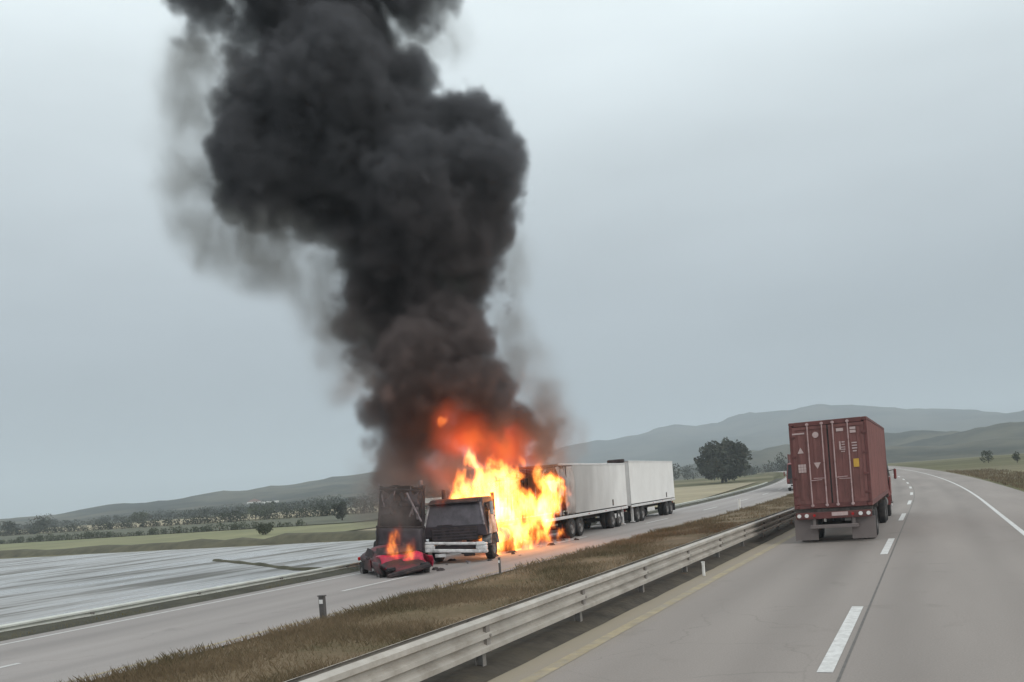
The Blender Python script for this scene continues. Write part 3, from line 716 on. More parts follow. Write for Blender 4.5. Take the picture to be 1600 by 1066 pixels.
tag(cont, 'oxide red shipping container with white locking bars on the trailer behind the guardrail end', 'container', 'shipping containers on trucks')

def make_chassis(L=12.3):
    root = empty('container_trailer'); ch = M['chassis']
    for sx in (-1, 1):
        MB().box((sx * .45, L / 2, .98), (.12, L, .30)).build('frame_beam', ch, root)
    for yy in (.15, 3.2, 6.2, 9.2, L - .3): MB().box((0, yy, 1.06), (2.40, .18, .17)).build('cross_beam', ch, root)
    MB().box((0, .02, .92), (2.36, .10, .22), bev=.01).build('rear_sill', M['container_frame'], root)
    ug = MB().box((0, .00, .55), (1.5, .10, .12), bev=.01)
    for sx in (-1, 1): ug.box((sx * .62, .06, .72), (.10, .08, .34))
    ug.build('underride_guard', M['flap'], root)
    for sx in (-1, 1):
        MB().box((sx * .90, .16, .46), (.74, .018, .72)).build('mudflap', M['flap'], root)
        for k, mm in ((0, 'lamp_white'), (1, 'lamp_white')):
            MB().tube((sx * (1.08 - .24 * k), -.03, .93), (sx * (1.08 - .24 * k), -.055, .93), .065, n=14).build('tail_lamp', M['lamp_white' if k < 2 else 'lamp_red'], root)
        MB().tube((sx * .60, -.03, .93), (sx * .60, -.05, .93), .045, n=12).build('tail_lamp', M['lamp_red'], root)
    MB().box((.2, -.035, .95), (.5, .012, .12)).build('number_plate', M['mark'], root)
    for yy in (1.1, 2.4):
        MB().tube((-1.1, yy, .5), (1.1, yy, .5), .07).build('axle', ch, root)
        for sx in (-1, 1):
            wheel(root, sx * 1.06, yy, sx < 0); wheel(root, sx * .75, yy, sx < 0)
    for sx in (-1, 1): MB().box((sx * .8, L - 3.0, .62), (.12, .12, .9)).box((sx * .8, L - 3.0, .16), (.26, .26, .03)).build('landing_leg', ch, root)
    return root
chas = make_chassis(); chas.location = (CX, CY, 0)
tag(chas, 'dusty container trailer with grey mudflaps under the near red container', 'trailer', 'container trailers')

# ------------------------------------------------------------------ road tractor (local: front bumper at y=0, heading +y direction is forward; body runs to -y)
def make_tractor(paint, cabh, burnt):
    root = empty('truck_tractor')
    ch = M['char'] if burnt else M['chassis']
    P = paint; dark = M['smoked_glass'] if burnt else M['dark_glass']
    hw = 1.20
    # cab shell: side profile (y, z), extruded across, waist narrowing to the roof
    prof = [(-.10, .95), (-.06, 1.35), (-.32, cabh - .16), (-.55, cabh), (-1.95, cabh + .02), (-2.1, cabh - .1), (-2.1, .95)]
    n = len(prof); mb = MB(); v = []
    for s in (-1, 1):
        for y, z in prof: v.append((s * hw * (1 - .15 * max(0, (z - 1.3)) / max(.5, cabh - 1.3)), y, z))
    mb.add(v, [tuple(range(n - 1, -1, -1)), tuple(range(n, 2 * n))] + [(i, (i + 1) % n, n + (i + 1) % n, n + i) for i in range(n)])
    cb = mb.build('cab', M['char_purple'] if burnt else P, root)
    bv = cb.modifiers.new('bevel', 'BEVEL'); bv.width = .07; bv.segments = 3
    # windscreen, set just proud of the raked front, with its frame
    y0, z0, y1, z1 = -.065, 1.38, -.305, cabh - .2
    def fr(u, t_, d=.012): return (u * hw * (.93 - .13 * t_), y0 + (y1 - y0) * t_ + d, z0 + (z1 - z0) * t_)
    ws = MB().add([fr(-1, 0), fr(1, 0), fr(1, 1), fr(-1, 1)], [(0, 1, 2, 3)]).build('windscreen', dark, root, solid=.01)
    for s in (-1, 1):
        MB().tube(fr(s * 1.02, -.02, .02), fr(s * 1.02, 1.03, .02), .045, n=8).build('window_pillar', P if s > 0 else M['ash'] if burnt else P, root)
        if not burnt or s > 0: MB().box((s * .35, -.03, 1.42), (.6, .02, .03)).build('wiper', M['char'], root)
    MB().box((0, y1 + .06, cabh - .10), (1.94, .30, .06), Matrix.Rotation(-.35, 3, 'X'), bev=.025).build('sun_visor', M['char'] if burnt else P, root)
    # grille with bars
    g = MB().box((0, -.045, 1.08), (1.75, .05, .50), bev=.02).build('grille', M['char'], root)
    for k in range(4): MB().box((0, -.012, .92 + k * .11), (1.66, .02, .035)).build('grille_bar', M['char_purple'] if burnt else M['rim'], g)
    # bumper with intake slot
    b = MB()
    b.box((0, .04, .74), (2.36, .24, .10), bev=.03); b.box((0, .05, .47), (2.40, .24, .13), bev=.03)
    for s in (-1, 1): b.box((s * .98, .045, .61), (.40, .236, .18), bev=.03)
    b.build('bumper', M['bumper'], root)
    MB().box((0, .02, .61), (1.58, .12, .15)).build('intake', M['char'], root)
    for s in (-1, 1):
        h = MB().box((s * 1.0, .155, .70), (.30, .03, .13), bev=.012).build('headlight', M['lamp_white'], root)
        MB().tube((s * 1.0, .165, .70), (s * 1.0, .18, .70), .05, n=12).build('lens', M['lamp_white'], h)
        MB().box((s * .55, .10, .33), (.42, .05, .14), bev=.02).build('lower_valance', M['bumper'] if s > 0 else M['char'], root)
    # doors, mirrors, steps, fenders
    for s in (-1, 1):
        xs_ = s * (hw + .008)
        d = MB().box((xs_, -1.05, 1.42), (.03, 1.15, .85), bev=.012).build('door', P, root)
        MB().add([(s * (hw - .005), -.55, 1.88), (s * (hw - .005), -1.6, 1.88), (s * (hw - .145), -1.6, cabh - .2), (s * (hw - .145), -.72, cabh - .2)], [(0, 1, 2, 3) if s < 0 else (3, 2, 1, 0)]).build('door_window', M['char'] if burnt else M['dark_glass'], d, solid=.03)
        MB().box((xs_ + s * .02, -1.5, 1.62), (.03, .14, .035)).build('door_handle', M['rim'], d)
        m = MB().box((s * (hw + .22), -.22, 1.95), (.12, .10, .50), bev=.04).build('mirror', P if not burnt or s < 0 else M['ash'], root)
        MB().tube((s * (hw - .03), -.25, 2.12), (s * (hw + .22), -.22, 2.15), .018, n=8).build('mirror_arm', M['char'], m)
        MB().box((s * (hw - .08), -.62, .62), (.30, .62, .05)).build('step', M['char'] if burnt else M['rim'], root)
        ar = []
        for k in range(9):
            t_ = PI * k / 8; ar.append((-1.28 + .66 * math.cos(t_), .56 + .64 * math.sin(t_)))
        ar += [(-1.28 + .60 * math.cos(PI * k / 8), .56 + .58 * math.sin(PI * k / 8)) for k in range(8, -1, -1)]
        MB().extrude([(p[0], p[1]) for p in ar], 'x', s * .86 if s > 0 else -hw - .02, hw + .02 if s > 0 else s * .86).build('fender', M['cabwhite'] if burnt else P, root)
        MB().tube((s * .86, -3.1, .75), (s * .86, -4.3, .75), .30, n=18).build('fuel_tank', M['ash'] if burnt else M['rim'], root)
        MB().box((s * .42, -3.6, .88), (.11, 6.6, .26)).build('frame_beam', ch, root)
        MB().tube((s * .98, -2.32, .9), (s * .98, -2.32, cabh + (.15 if s < 0 else .38)), .075, n=12).build('exhaust_stack', M['char'] if burnt else M['rim'], root)
    MB().box((0, -2.75, 1.18), (1.6, .9, .35), bev=.05).build('engine_cover', M['char'], root)
    MB().box((0, -5.6, 1.10), (.95, 1.1, .10), bev=.03).build('fifth_wheel', M['char'], root)
    for yy in (-1.28, -5.0, -6.3):
        MB().tube((-1.05, yy, .5), (1.05, yy, .5), .07).build('axle', ch, root)
        for s in (-1, 1):
            wheel(root, s * 1.03, yy, s < 0)
            if yy < -2: wheel(root, s * .72, yy, s < 0)
    return root
burn = make_tractor(M['cabwhite'], 2.36, True)
burn.location = (-15.95, 28.75, 0.0); burn.rotation_euler = (0, 0, PI + R(13))
tag(burn, 'burnt out white truck cab with scorched windscreen and white bumper, flames behind it', 'truck')
for o in kids(burn):                                       # collapsed bumper end
    if o.name.startswith('bumper'): o.rotation_euler = (0, R(-3.5), 0)

# the tractor pulling the near container, and a second container lorry farther on
M['bluecab'] = mat('maroon_cab_paint', (0.20, 0.05, 0.045), 0.4, 0, 0.1, 2)
lead = make_tractor(M['bluecab'], 3.1, False)
lead.location = (CX, CY + 12.2 + 3.4, 0)
tag(lead, 'maroon truck tractor ahead of the near red container', 'truck', 'tractors pulling containers')
FY = 118.0                                                 # an oncoming container lorry held up on the far road
fa = math.atan2(-(curve(FY + 6) - curve(FY - 18)), 24)
fx = -12.38 + curve(FY)
for src, dy, lab in ((cont, 0, 'red shipping container on the lorry waiting on the far road, just past the near container'),
                     (chas, 0, 'container trailer of the lorry waiting on the far road'),
                     (lead, 15.6, 'maroon tractor of the lorry waiting on the far road')):
    c = copy_tree(src); c['label'] = lab
    px_, py_ = fx + math.sin(fa) * dy, FY - math.cos(fa) * dy
    c.location = (px_, py_, (1.16 if src is cont else 0) + rise(py_ if dy else FY - 6)); c.rotation_euler = (0, 0, PI + fa)

# ------------------------------------------------------------------ white box trailers (local: front wall at y=0, body to -y, near side is local -x after the half turn)
def pieces(mb):
    """split a sheet into its connected pieces, largest first; crumbs are dropped"""
    par = {}
    def find(a):
        while par.setdefault(a, a) != a: par[a] = par[par[a]]; a = par[a]
        return a
    for f in mb.f:
        for i in f[1:]: par[find(i)] = find(f[0])
    grp = {}
    for f in mb.f: grp.setdefault(find(f[0]), []).append(f)
    out = []
    for fs in sorted(grp.values(), key=len, reverse=True):
        if len(fs) < 6 and out: continue
        ids = sorted({i for f in fs for i in f}); mp_ = {a: k for k, a in enumerate(ids)}
        out.append(MB().add([mb.v[i] for i in ids], [tuple(mp_[i] for i in f) for f in fs], True))
    return out
def make_trailer(L, H, npan, burnt, label, axles, legs_y, front_dolly=False):
    root = empty('box_trailer'); tag(root, label, 'trailer', 'white box trailers of the burning truck')
    W = 2.55; hw = W / 2; zf = 1.02
    pw = L / npan
    for s in (-1, 1):
        for k in range(npan):
            yc = -(k + .5) * pw
            bk = burnt - k if s < 0 else burnt - k + 1            # >0: heat damaged panel
            if bk <= 0:
                MB().box((s * (hw - .02), yc, (zf + H) / 2 + .04), (.035, pw - .005, H - zf - .24), bev=.003).build('wall_panel', M['trailer'], root)
            else:
                sd_ = random.random() * 50
                def fn(u, w_, sd_=sd_, bk=bk, s=s, yc=yc):
                    y = yc + (u - .5) * (pw - .02); z = zf + .14 + w_ * (H - zf - .24)
                    amp = .06 + .13 * bk
                    nz = mnoise.noise(Vector((y * 1.1, z * 1.0, sd_))); n2 = mnoise.noise(Vector((y * 3, z * 2.4, sd_ + 9)))
                    curl = .30 * bk * max(0, u - .55) * (1 - w_)
                    return (s * (hw - .02) + s * (amp * nz + .05 * n2 + curl), y, z - .25 * bk * bk * .12 * w_ * (1 + n2))
                mb = MB(); mb.sheet(14, 22, fn)
                if bk >= 2:                                        # holes eaten into the skin
                    keep = []
                    for f in mb.f:
                        c = sum((Vector(mb.v[i]) for i in f), Vector()) / 4
                        if mnoise.noise(Vector((c.y * 1.3, c.z * 1.1, sd_ + 4))) + .35 * mnoise.noise(Vector((c.y * 4, c.z * 4, sd_))) > .16 * (3.2 - bk): continue
                        keep.append(f)
                    mb.f = keep; mb.smooth = [True] * len(keep)
                for q, piece in enumerate(pieces(mb)):
                    piece.build('wall_panel' if q == 0 else 'torn_skin', M['soot_skin'], root, solid=.012)
            if k and bk > 0: MB().box((s * (hw + .004), -k * pw, (zf + H) / 2 + .02), (.010, .03, H - zf - .26)).build('seam_strip', M['trailer_trim'] if bk <= 0 else M['ash'], root)
        MB().box((s * (hw - .02), -L / 2 - burnt * pw * .25, H - .04), (.07, L - burnt * pw * .5, .10), bev=.012).build('top_rail', M['trailer_trim'], root)
        MB().box((s * (hw - .02), -L / 2, zf + .03), (.07, L, .14), bev=.012).build('bottom_rail', M['trailer_trim'], root)
        MB().box((s * .45, -L / 2, .86), (.12, L - .4, .24)).build('frame_beam', M['chassis'], root)
    MB().box((0, -L / 2 - burnt * pw * .3, H - .015), (W - .10, L - burnt * pw * .6 - .02, .03)).build('roof_panel', M['trailer'], root)
    MB().box((0, -L / 2, zf + .04), (W - .12, L - .02, .10)).build('floor_panel', M['chassis'], root)
    if burnt:                                                      # bare scorched ribs where the skin is gone
        for k in range(int(burnt * pw / .45) + 1):
            y = -.08 - k * .45; sag = max(0, burnt * pw * .7 + y) * .16
            for s in (-1, 1): MB().tube((s * (hw - .06), y, zf), (s * (hw - .08 - sag * .2), y + random.uniform(-.1, .1), H - .1 - sag), .022, n=6).build('wall_rib', M['char'], root)
            MB().tube((-(hw - .08), y, H - .1 - sag), (hw - .08, y + random.uniform(-.2, .2), H - .08 - sag * 1.2), .025, n=6).build('roof_bow', M['char'], root)
    else:
        MB().box((0, -.02, (zf + H) / 2), (W - .10, .04, H - zf - .14)).build('front_wall', M['trailer'], root)
        u = MB().box((0, .20, H - .50), (1.5, .36, .75), bev=.05).build('cooling_unit', M['trailer_trim'], root)
        MB().box((0, .385, H - .50), (1.2, .02, .5)).build('vent', M['char'], u)
        MB().box((-.55, .20, H + .02), (1.0, .34, .22), bev=.04).build('fan_housing', M['char'], u)
    for s in (-1, 1):
        d = MB().box((s * (hw / 2 - .01), -L + .015, (zf + H) / 2), (hw - .08, .045, H - zf - .20), bev=.01).build('rear_door', M['trailer'], root)
        for bx in (.35, .85): MB().tube((s * bx, -L - .03, zf + .1), (s * bx, -L - .03, H - .12), .018, n=8).build('locking_bar', M['rim'], d)
        MB().box((s * .95, -L - .02, .84), (.30, .05, .12)).build('tail_lamp', M['lamp_red'], root)
        MB().box((s * 1.0, -L + .10, .52), (.52, .02, .55)).build('mudflap', M['tyre'], root)
        for ly in legs_y:
            MB().box((s * 1.08, ly, .58), (.13, .13, .92)).box((s * 1.08, ly, .10), (.26, .24, .04)).build('landing_leg', M['trailer_trim'], root)
    for s in (-1, 1):
        for k in range(3): MB().box((s * (hw + .018), -L * (.45 + .22 * k), zf + .04), (.02, .10, .05)).build('marker_lamp', M['lamp_red'], root)
        MB().box((s * (hw + .012), -L * .78, zf + .42), (.03, .18, .34), bev=.01).build('latch_box', M['chassis'], root)
    for yy in axles:
        MB().tube((-1.1, yy, .5), (1.1, yy, .5), .07).build('axle', M['chassis'], root)
        for s in (-1, 1):
            wheel(root, s * 1.08, yy, s < 0); wheel(root, s * .76, yy, s < 0)
    MB().box((-1.15, (axles[0] + legs_y[0]) / 2 if legs_y else -L * .4, .66), (.05, 1.9, .26), bev=.02).build('side_guard', M['trailer_trim'], root)
    return root
t1 = make_trailer(13.6, 3.62, 10, 3, 'front white box trailer with burnt and torn side skin behind the fire', (-10.6, -11.9, -3.6, -4.9), (-13.0,))
t1.location = (-17.0, 36.9, 0); t1.rotation_euler = (0, 0, PI + R(2.4))
t2 = make_trailer(11.9, 3.78, 6, 0, 'rear white box trailer, clean and unburnt, last of the burning truck', (-9.6, -10.8, -1.6, -2.8), (-.7,))
t2.location = (-17.66, 51.55, 0); t2.rotation_euler = (0, 0, PI + R(2.4))

# soot licked up the front trailer from the fire: a stain in its paint
def add_soot(m, y_hi, y_lo, strength):
    t = m.node_tree; b = t.nodes['Principled BSDF']; src = b.inputs['Base Color'].links[0].from_socket
    tc = t.nodes.new('ShaderNodeTexCoord'); geo = t.nodes.new('ShaderNodeNewGeometry')
    sp = t.nodes.new('ShaderNodeSeparateXYZ'); t.links.new(geo.outputs['Position'], sp.inputs[0])
    n = t.nodes.new('ShaderNodeTexNoise'); n.inputs['Scale'].default_value = 0.55; n.inputs['Detail'].default_value = 5
    mp = t.nodes.new('ShaderNodeMapping'); mp.inputs['Scale'].default_value = (1, 1, .35); t.links.new(geo.outputs['Position'], mp.inputs[0]); t.links.new(mp.outputs[0], n.inputs['Vector'])
    ad = t.nodes.new('ShaderNodeMath'); ad.operation = 'MULTIPLY_ADD'; ad.inputs[1].default_value = 9.0
    t.links.new(n.outputs['Fac'], ad.inputs[0]); t.links.new(sp.outputs['Y'], ad.inputs[2])
    mr = t.nodes.new('ShaderNodeMapRange'); mr.inputs['From Min'].default_value = y_hi + 4.5; mr.inputs['From Max'].default_value = y_lo + 4.5
    mr.inputs['To Min'].default_value = strength; mr.inputs['To Max'].default_value = 0; t.links.new(ad.outputs[0], mr.inputs['Value'])
    mx = t.nodes.new('ShaderNodeMix'); mx.data_type = 'RGBA'; t.links.new(mr.outputs[0], mx.inputs['Factor']); t.links.new(src, mx.inputs['A']); mx.inputs['B'].default_value = (.16, .135, .12, 1)
    t.links.new(mx.outputs['Result'], b.inputs['Base Color'])
add_soot(M['trailer'], 39.0, 50.0, 0.85)

# ------------------------------------------------------------------ crushed red car (local: nose at +y)
def make_car():
    root = empty('wrecked_car')
    hw = .88
    sec = [  # y, half width, z sill, z shoulder, z top
        (2.05, .60, .34, .50, .56), (1.85, .80, .24, .58, .72), (1.3, hw, .22, .70, .86), (.75, hw, .20, .80, .93), (.35, hw, .20, .84, 1.02), (-.1, hw, .20, .86, 1.26), (-.7, hw, .20, .88, 1.34),
        (-1.2, hw, .20, .88, 1.26), (-1.65, hw, .22, .88, 1.02), (-2.0, .82, .26, .84, .92), (-2.15, .68, .34, .70, .78)]
    v = []; n = 10
    for k, (y, w_, z0, z1, z2) in enumerate(sec):
        top = .72 if z2 - z1 > .2 else .84
        ring = [(-w_ * .9, z0), (-w_, z0 + .18), (-w_, z1 - .06), (-w_ * .95, z1), (-w_ * top, z2 - .02), (w_ * top * .5, z2 + .01), (w_ * top, z2 - .05), (w_ * .95, z1), (w_, z1 - .06), (w_ * .9, z0)]
        for i, (x, z) in enumerate(ring):
            nz = mnoise.noise(Vector((x * 2.0, y * 2.0, z * 2 + 5))); amp = .16 if y > .3 else .09
            if z < z0 + .05: amp = .03
            v.append((x + nz * amp, y + mnoise.noise(Vector((x * 2, y, z + 20))) * amp, z + mnoise.noise(Vector((x * 2.4, y * 1.7, 3))) * amp))
    f = [(k * n + i, k * n + (i + 1) % n, (k + 1) * n + (i + 1) % n, (k + 1) * n + i) for k in range(len(sec) - 1) for i in range(n)]
    f += [tuple(range(n - 1, -1, -1)), tuple(range((len(sec) - 1) * n, len(sec) * n))]
    body = MB().add(v, f, True).build('body', M['redpaint'], root)
    md = body.modifiers.new('sub', 'SUBSURF'); md.levels = 1; md.render_levels = 1
    def hood(u, w_):
        x = (u - .5) * 1.55; y = .65 + w_ * 1.15
        return (x + .08 * mnoise.noise(Vector((y * 3, x, 4))), y, .90 - .20 * w_ + .15 * math.sin(w_ * 4.2 + .4 + x * 1.3) + .24 * mnoise.noise(Vector((x * 2.2, y * 2.2, 7))))
    MB().sheet(18, 18, hood).build('bonnet', M['redbright'], root, solid=.015)
    for s in (-1, 1):
        def fe(u, w_, s=s):
            y = .75 + u * 1.15; z = .40 + w_ * .48
            return (s * (.93 + .05 * math.sin(w_ * 3) + .08 * mnoise.noise(Vector((y * 2, z * 2, s * 4)))), y, z)
        MB().sheet(8, 6, fe).build('fender', M['redbright'] if s < 0 else M['redpaint'], root, solid=.012)
        MB().box((s * .62, 2.02, .58), (.34, .10, .16), bev=.03).build('headlight', M['dark_glass'], root)
        MB().box((s * .70, -2.13, .70), (.28, .06, .16), bev=.02).build('tail_lamp', M['lamp_red'], root)
        MB().add([(s * .80, .25, .92), (s * .80, -.95, .95), (s * .68, -.85, 1.27), (s * .68, -.15, 1.22)], [(0, 1, 2, 3)]).build('side_window', M['char'], root, solid=.05)
        d = MB().box((s * .90, -.3, .62), (.03, 1.1, .50), bev=.01).build('door', M['redpaint'], root)
        MB().box((s * .925, -.7, .74), (.02, .16, .03)).build('handle', M['char'], d)
        MB().box((s * .98, .28, .96), (.16, .10, .11), bev=.03).build('mirror', M['char'], root)
        for y in (1.28, -1.35): wheel(root, s * .82, y, s < 0, CW, CR, .31)
    MB().add([(-.68, .42, 1.00), (.68, .42, 1.00), (.56, -.06, 1.27), (-.56, -.06, 1.27)], [(0, 1, 2, 3)]).build('windscreen', M['char'], root, solid=.05)
    MB().box((0, 2.10, .42), (1.62, .16, .20), Matrix.Rotation(.12, 3, 'Y'), bev=.05).build('front_bumper', M['char'], root)
    MB().box((0, -2.16, .44), (1.6, .14, .20), bev=.05).build('rear_bumper', M['char'], root)
    return root
car = make_car(); car.location = (-16.8, 25.9, -.08); car.rotation_euler = (R(-2), R(3), PI + R(48)); car.scale = (.92, .88, .78)
tag(car, 'crushed red car, half burnt, pushed against the white truck cab', 'car')

# ------------------------------------------------------------------ skeleton of a second burnt cab beside the white one
def make_skeleton():
    root = empty('burnt_truck_cab')
    tag(root, 'burnt out bare frame of a truck cab standing behind the crushed red car', 'truck')
    c = M['char']; rr = random.Random(4)
    hw, dp, H = .85, 1.7, 3.25
    for sx in (-1, 1):
        for y in (0, -dp):
            MB().tube((sx * hw, y, .55), (sx * hw * (.95 if y else .88), y + (-.25 if y == 0 else 0), H - rr.uniform(0, 1.1)), .055, .04, n=8).build('cab_post', c, root)
        MB().tube((sx * hw, 0, 1.5), (sx * hw, -dp, 1.5), .05, n=8).build('waist_rail', c, root)
        MB().tube((sx * hw * .9, -.25, H - .3 - .5 * (sx > 0)), (sx * hw * .95, -dp, H - .15 - .2 * (sx > 0)), .045, n=8).build('roof_rail', c, root)
        def dr(u, w_, sx=sx): return (sx * (hw + .02) + .06 * mnoise.noise(Vector((u * 4, w_ * 4, sx * 9))), -.1 - u * (dp - .2), .6 + w_ * .95 * (1 - .25 * u))
        MB().sheet(8, 8, dr).build('door', M['char_purple'], root, solid=.03)
        MB().box((sx * .4, -1.6, .72), (.12, 4.2, .24)).build('frame_beam', c, root)
        for y in (-.75,): wheel(root, sx * .86, y, sx < 0)
        MB().tube((sx * .70, -dp - .2, .9), (sx * .66, -dp - .2, 3.35 - .5 * (sx > 0)), .08, n=10).build('exhaust_stack', M['ash'], root)
    for z in (1.0, 1.5, H - .42): MB().tube((-hw * .95, -.08 if z < 2 else -.25, z), (hw * .95, -.08 if z < 2 else -.25, z + rr.uniform(-.1, .1)), .045, n=8).build('cross_rail', c, root)
    def back(u, w_): return ((u - .5) * 1.65, -dp + .10 * mnoise.noise(Vector((u * 5, w_ * 5, 2))), .7 + w_ * (1.9 + .5 * mnoise.noise(Vector((u * 4, 1, 8)))))
    MB().sheet(12, 14, back).build('back_panel', M['char'], root, solid=.03)
    def fp(u, w_): return ((u - .5) * 1.6, .02 + .08 * mnoise.noise(Vector((u * 5, w_ * 5, 5))), .5 + w_ * .95)
    MB().sheet(10, 8, fp).build('front_panel', M['char_purple'], root, solid=.03)
    for k in range(4):                                   # twisted, ash coated bars
        x = rr.uniform(-.7, .7); MB().tube((x, -.15, 2.0 + rr.uniform(-.2, .3)), (x + rr.uniform(-.4, .4), -.3, 2.9 + rr.uniform(-.2, .3)), .035, .02, n=6).build('bent_bar', M['ash'], root)
    for q in range(5):                                   # hanging scraps of burnt skin
        x0, z0, sx_, sd_ = rr.uniform(-.8, .5), rr.uniform(1.55, 2.3), rr.uniform(.3, .6), rr.uniform(0, 50)
        def scrap(u, w_, x0=x0, z0=z0, sx_=sx_, sd_=sd_): return (x0 + u * sx_ + .15 * mnoise.noise(Vector((w_ * 3, u, sd_))), -.1 - .15 * w_ + .14 * mnoise.noise(Vector((u * 3, w_ * 3, sd_ + 3))), z0 + w_ * .75 * (.6 + .6 * mnoise.noise(Vector((u * 5, 0, sd_)))))
        MB().sheet(6, 8, scrap).build('burnt_panel', M['char'] if q % 2 else M['char_purple'], root, solid=.02)
    def roofs(u, w_): return ((u - .5) * 1.6, -.2 - w_ * 1.5, H - .25 - .45 * math.sin(PI * u) * w_ + .14 * mnoise.noise(Vector((u * 4, w_ * 4, 11))))
    MB().sheet(10, 10, roofs).build('roof_sheet', M['char'], root, solid=.02)
    MB().tube((-.75, .05, 1.7), (-.2, .1, 2.75), .04, n=6).build('bent_bar', M['ash'], root)
    return root
sk = make_skeleton(); sk.location = (-17.75, 27.75, 0); sk.rotation_euler = (R(3), R(-5), PI + R(30))

# debris on the road round the wreck
for k in range(26):
    a = random.uniform(0, 1); x = -15.6 + random.gauss(0, .9) ; y = 25.0 + a * 14
    if x > -13: x = -14.2
    s = random.uniform(.06, .30); sd_ = random.random() * 99
    v = []; rr = 6
    for i in range(rr):
        t = 2 * PI * i / rr; q = s * (1 + .5 * mnoise.noise(Vector((i * 1.7, sd_, 0)))); v.append((math.cos(t) * q, math.sin(t) * q * .6, 0.0))
    v += [(p[0] * .6, p[1] * .6, s * random.uniform(.15, .5)) for p in v]
    o = MB().add(v, [tuple(range(rr - 1, -1, -1)), tuple(range(rr, 2 * rr))] + [(i, (i + 1) % rr, rr + (i + 1) % rr, rr + i) for i in range(rr)]).build('debris', M['debris'] if k % 4 else M['ash'], None, (x, y, .013), (0, 0, random.uniform(0, 6)))
    tag(o, 'charred scrap lying on the road beside the burning truck', 'debris', 'charred scraps on the road')

# ------------------------------------------------------------------ trees and bushes
def foliage(name, blobs, n, size, m, parent, seed):
    g = np.random.default_rng(seed); V = []
    tot = sum(b[3] ** 2 for b in blobs)
    for bx, by, bz, br in blobs:
        k = int(n * br * br / tot)
        d = g.normal(0, 1, (k, 3)); d /= np.linalg.norm(d, axis=1)[:, None]
        rad = br * (0.45 + .6 * g.uniform(0, 1, k) ** .6) * (1 + .22 * np.sin(d[:, 0] * 5 + d[:, 2] * 4 + seed))
        c = np.stack([bx + d[:, 0] * rad, by + d[:, 1] * rad, bz + d[:, 2] * rad * .85], 1)
        u = g.normal(0, 1, (k, 3)); u /= np.linalg.norm(u, axis=1)[:, None]
        w = np.cross(u, g.normal(0, 1, (k, 3))); w /= np.linalg.norm(w, axis=1)[:, None]
        s = size * g.uniform(.5, 1.4, k)[:, None]
        V.append(np.stack([c - u * s - w * s * .5, c + u * s * .2 - w * s * .7, c + u * s, c - u * s * .1 + w * s * .7], 1).reshape(-1, 3))
    V = np.concatenate(V); nq = len(V) // 4
    o = bpy.data.objects.new(name, np_mesh(name, V, 4, np.arange(nq * 4), m)); COL.objects.link(o); o.parent = parent
    return o
def tree(name, loc, h_, w_, label, cat, m, seed, n=5000, lobes=14, trunk=.25, group=None):
    root = empty(name, loc); tag(root, label, cat, group); g = random.Random(seed)
    bl = []
    for k in range(lobes):
        a = g.uniform(0, 2 * PI); q = g.uniform(.1, 1) ** .7; z = h_ * (trunk + (1 - trunk) * g.uniform(.18, .82))
        env = math.sin(PI * min(1, max(.05, (z / h_ - trunk * .7) / (1.05 - trunk * .7)))) ** .6
        bl.append((math.cos(a) * q * w_ * .36 * env, math.sin(a) * q * w_ * .36 * env, z, w_ * g.uniform(.13, .22)))
    foliage('crown', bl, n, w_ * .022 + .02, m, root, seed)
    if trunk > .02:
        mb = MB(); mb.tube((0, 0, -.3), (0.03 * h_, 0, h_ * .45), h_ * .035, h_ * .02, n=9)
        for k in range(6):
            b = bl[k]; mb.tube((0.02 * h_, 0, h_ * (.2 + .04 * k)), b[:3], h_ * .014, h_ * .005, n=6)
        mb.build('trunk', M['bark'], root)
    else:
        mb = MB()
        for k in range(5): mb.tube((0, 0, -.2), bl[k % len(bl)][:3], h_ * .02, h_ * .008, n=5)
        mb.build('stem', M['bark'], root)
    return root
def gz(x, y): return -0.75 + rise(y)
tree('broad_tree', (-44.5, 211, 1.0), 9.4, 13.0, 'large dark broad-crowned tree standing alone beyond the far road', 'tree', M['leaf_dark'], 11, 12000, 30, .04)
tree('round_tree', (-90, 124, gz(0, 124)), 3.4, 3.2, 'small dark round tree beside the pale village houses', 'tree', M['leaf_dark'], 5, 2500, 9, .10)
tree('bush', (-74.5, 86.5, -.75), 1.7, 2.5, 'low round bush alone on the yellow green field beyond the flooded field', 'bush', M['leaf_mid'], 6, 1800, 7, 0)
for k in range(16):
    az = R(random.uniform(26, 56)); r = random.uniform(260, 640); x, y = -r * math.sin(az), r * math.cos(az); h_ = random.uniform(2.2, 4.6)
    tree('field_tree', (x, y, gz(x, y)), h_, h_ * random.uniform(1.3, 2.6), 'hazy tree on the plain between the flooded field and the left hills', 'tree', M['leaf_dark'] if k % 3 else M['leaf_mid'], 100 + k, 900, 9, .04, 'trees on the left plain')
for k in range(16):
    az = R(random.uniform(4.5, 17)); r = random.uniform(300, 520); x, y = -r * math.sin(az), r * math.cos(az); h_ = random.uniform(3, 7)
    tree('hedge_tree', (x, y, gz(x, y)), h_, h_ * random.uniform(1.2, 2.2), 'hazy tree on the plain below the right hills', 'tree', M['leaf_dark'], 200 + k, 800, 8, .05, 'trees on the right plain')
for k in range(9):
    r = random.uniform(60, 200); x = 16 + random.uniform(0, 22) + curve(r)
    tree('roadside_bush', (x, r, rise(r) - .3), random.uniform(1.5, 3.5), random.uniform(2, 4.5), 'scrubby bush on the verge right of the near road', 'bush', M['leaf_mid'], 300 + k, 900, 7, .05, 'bushes right of the near road')

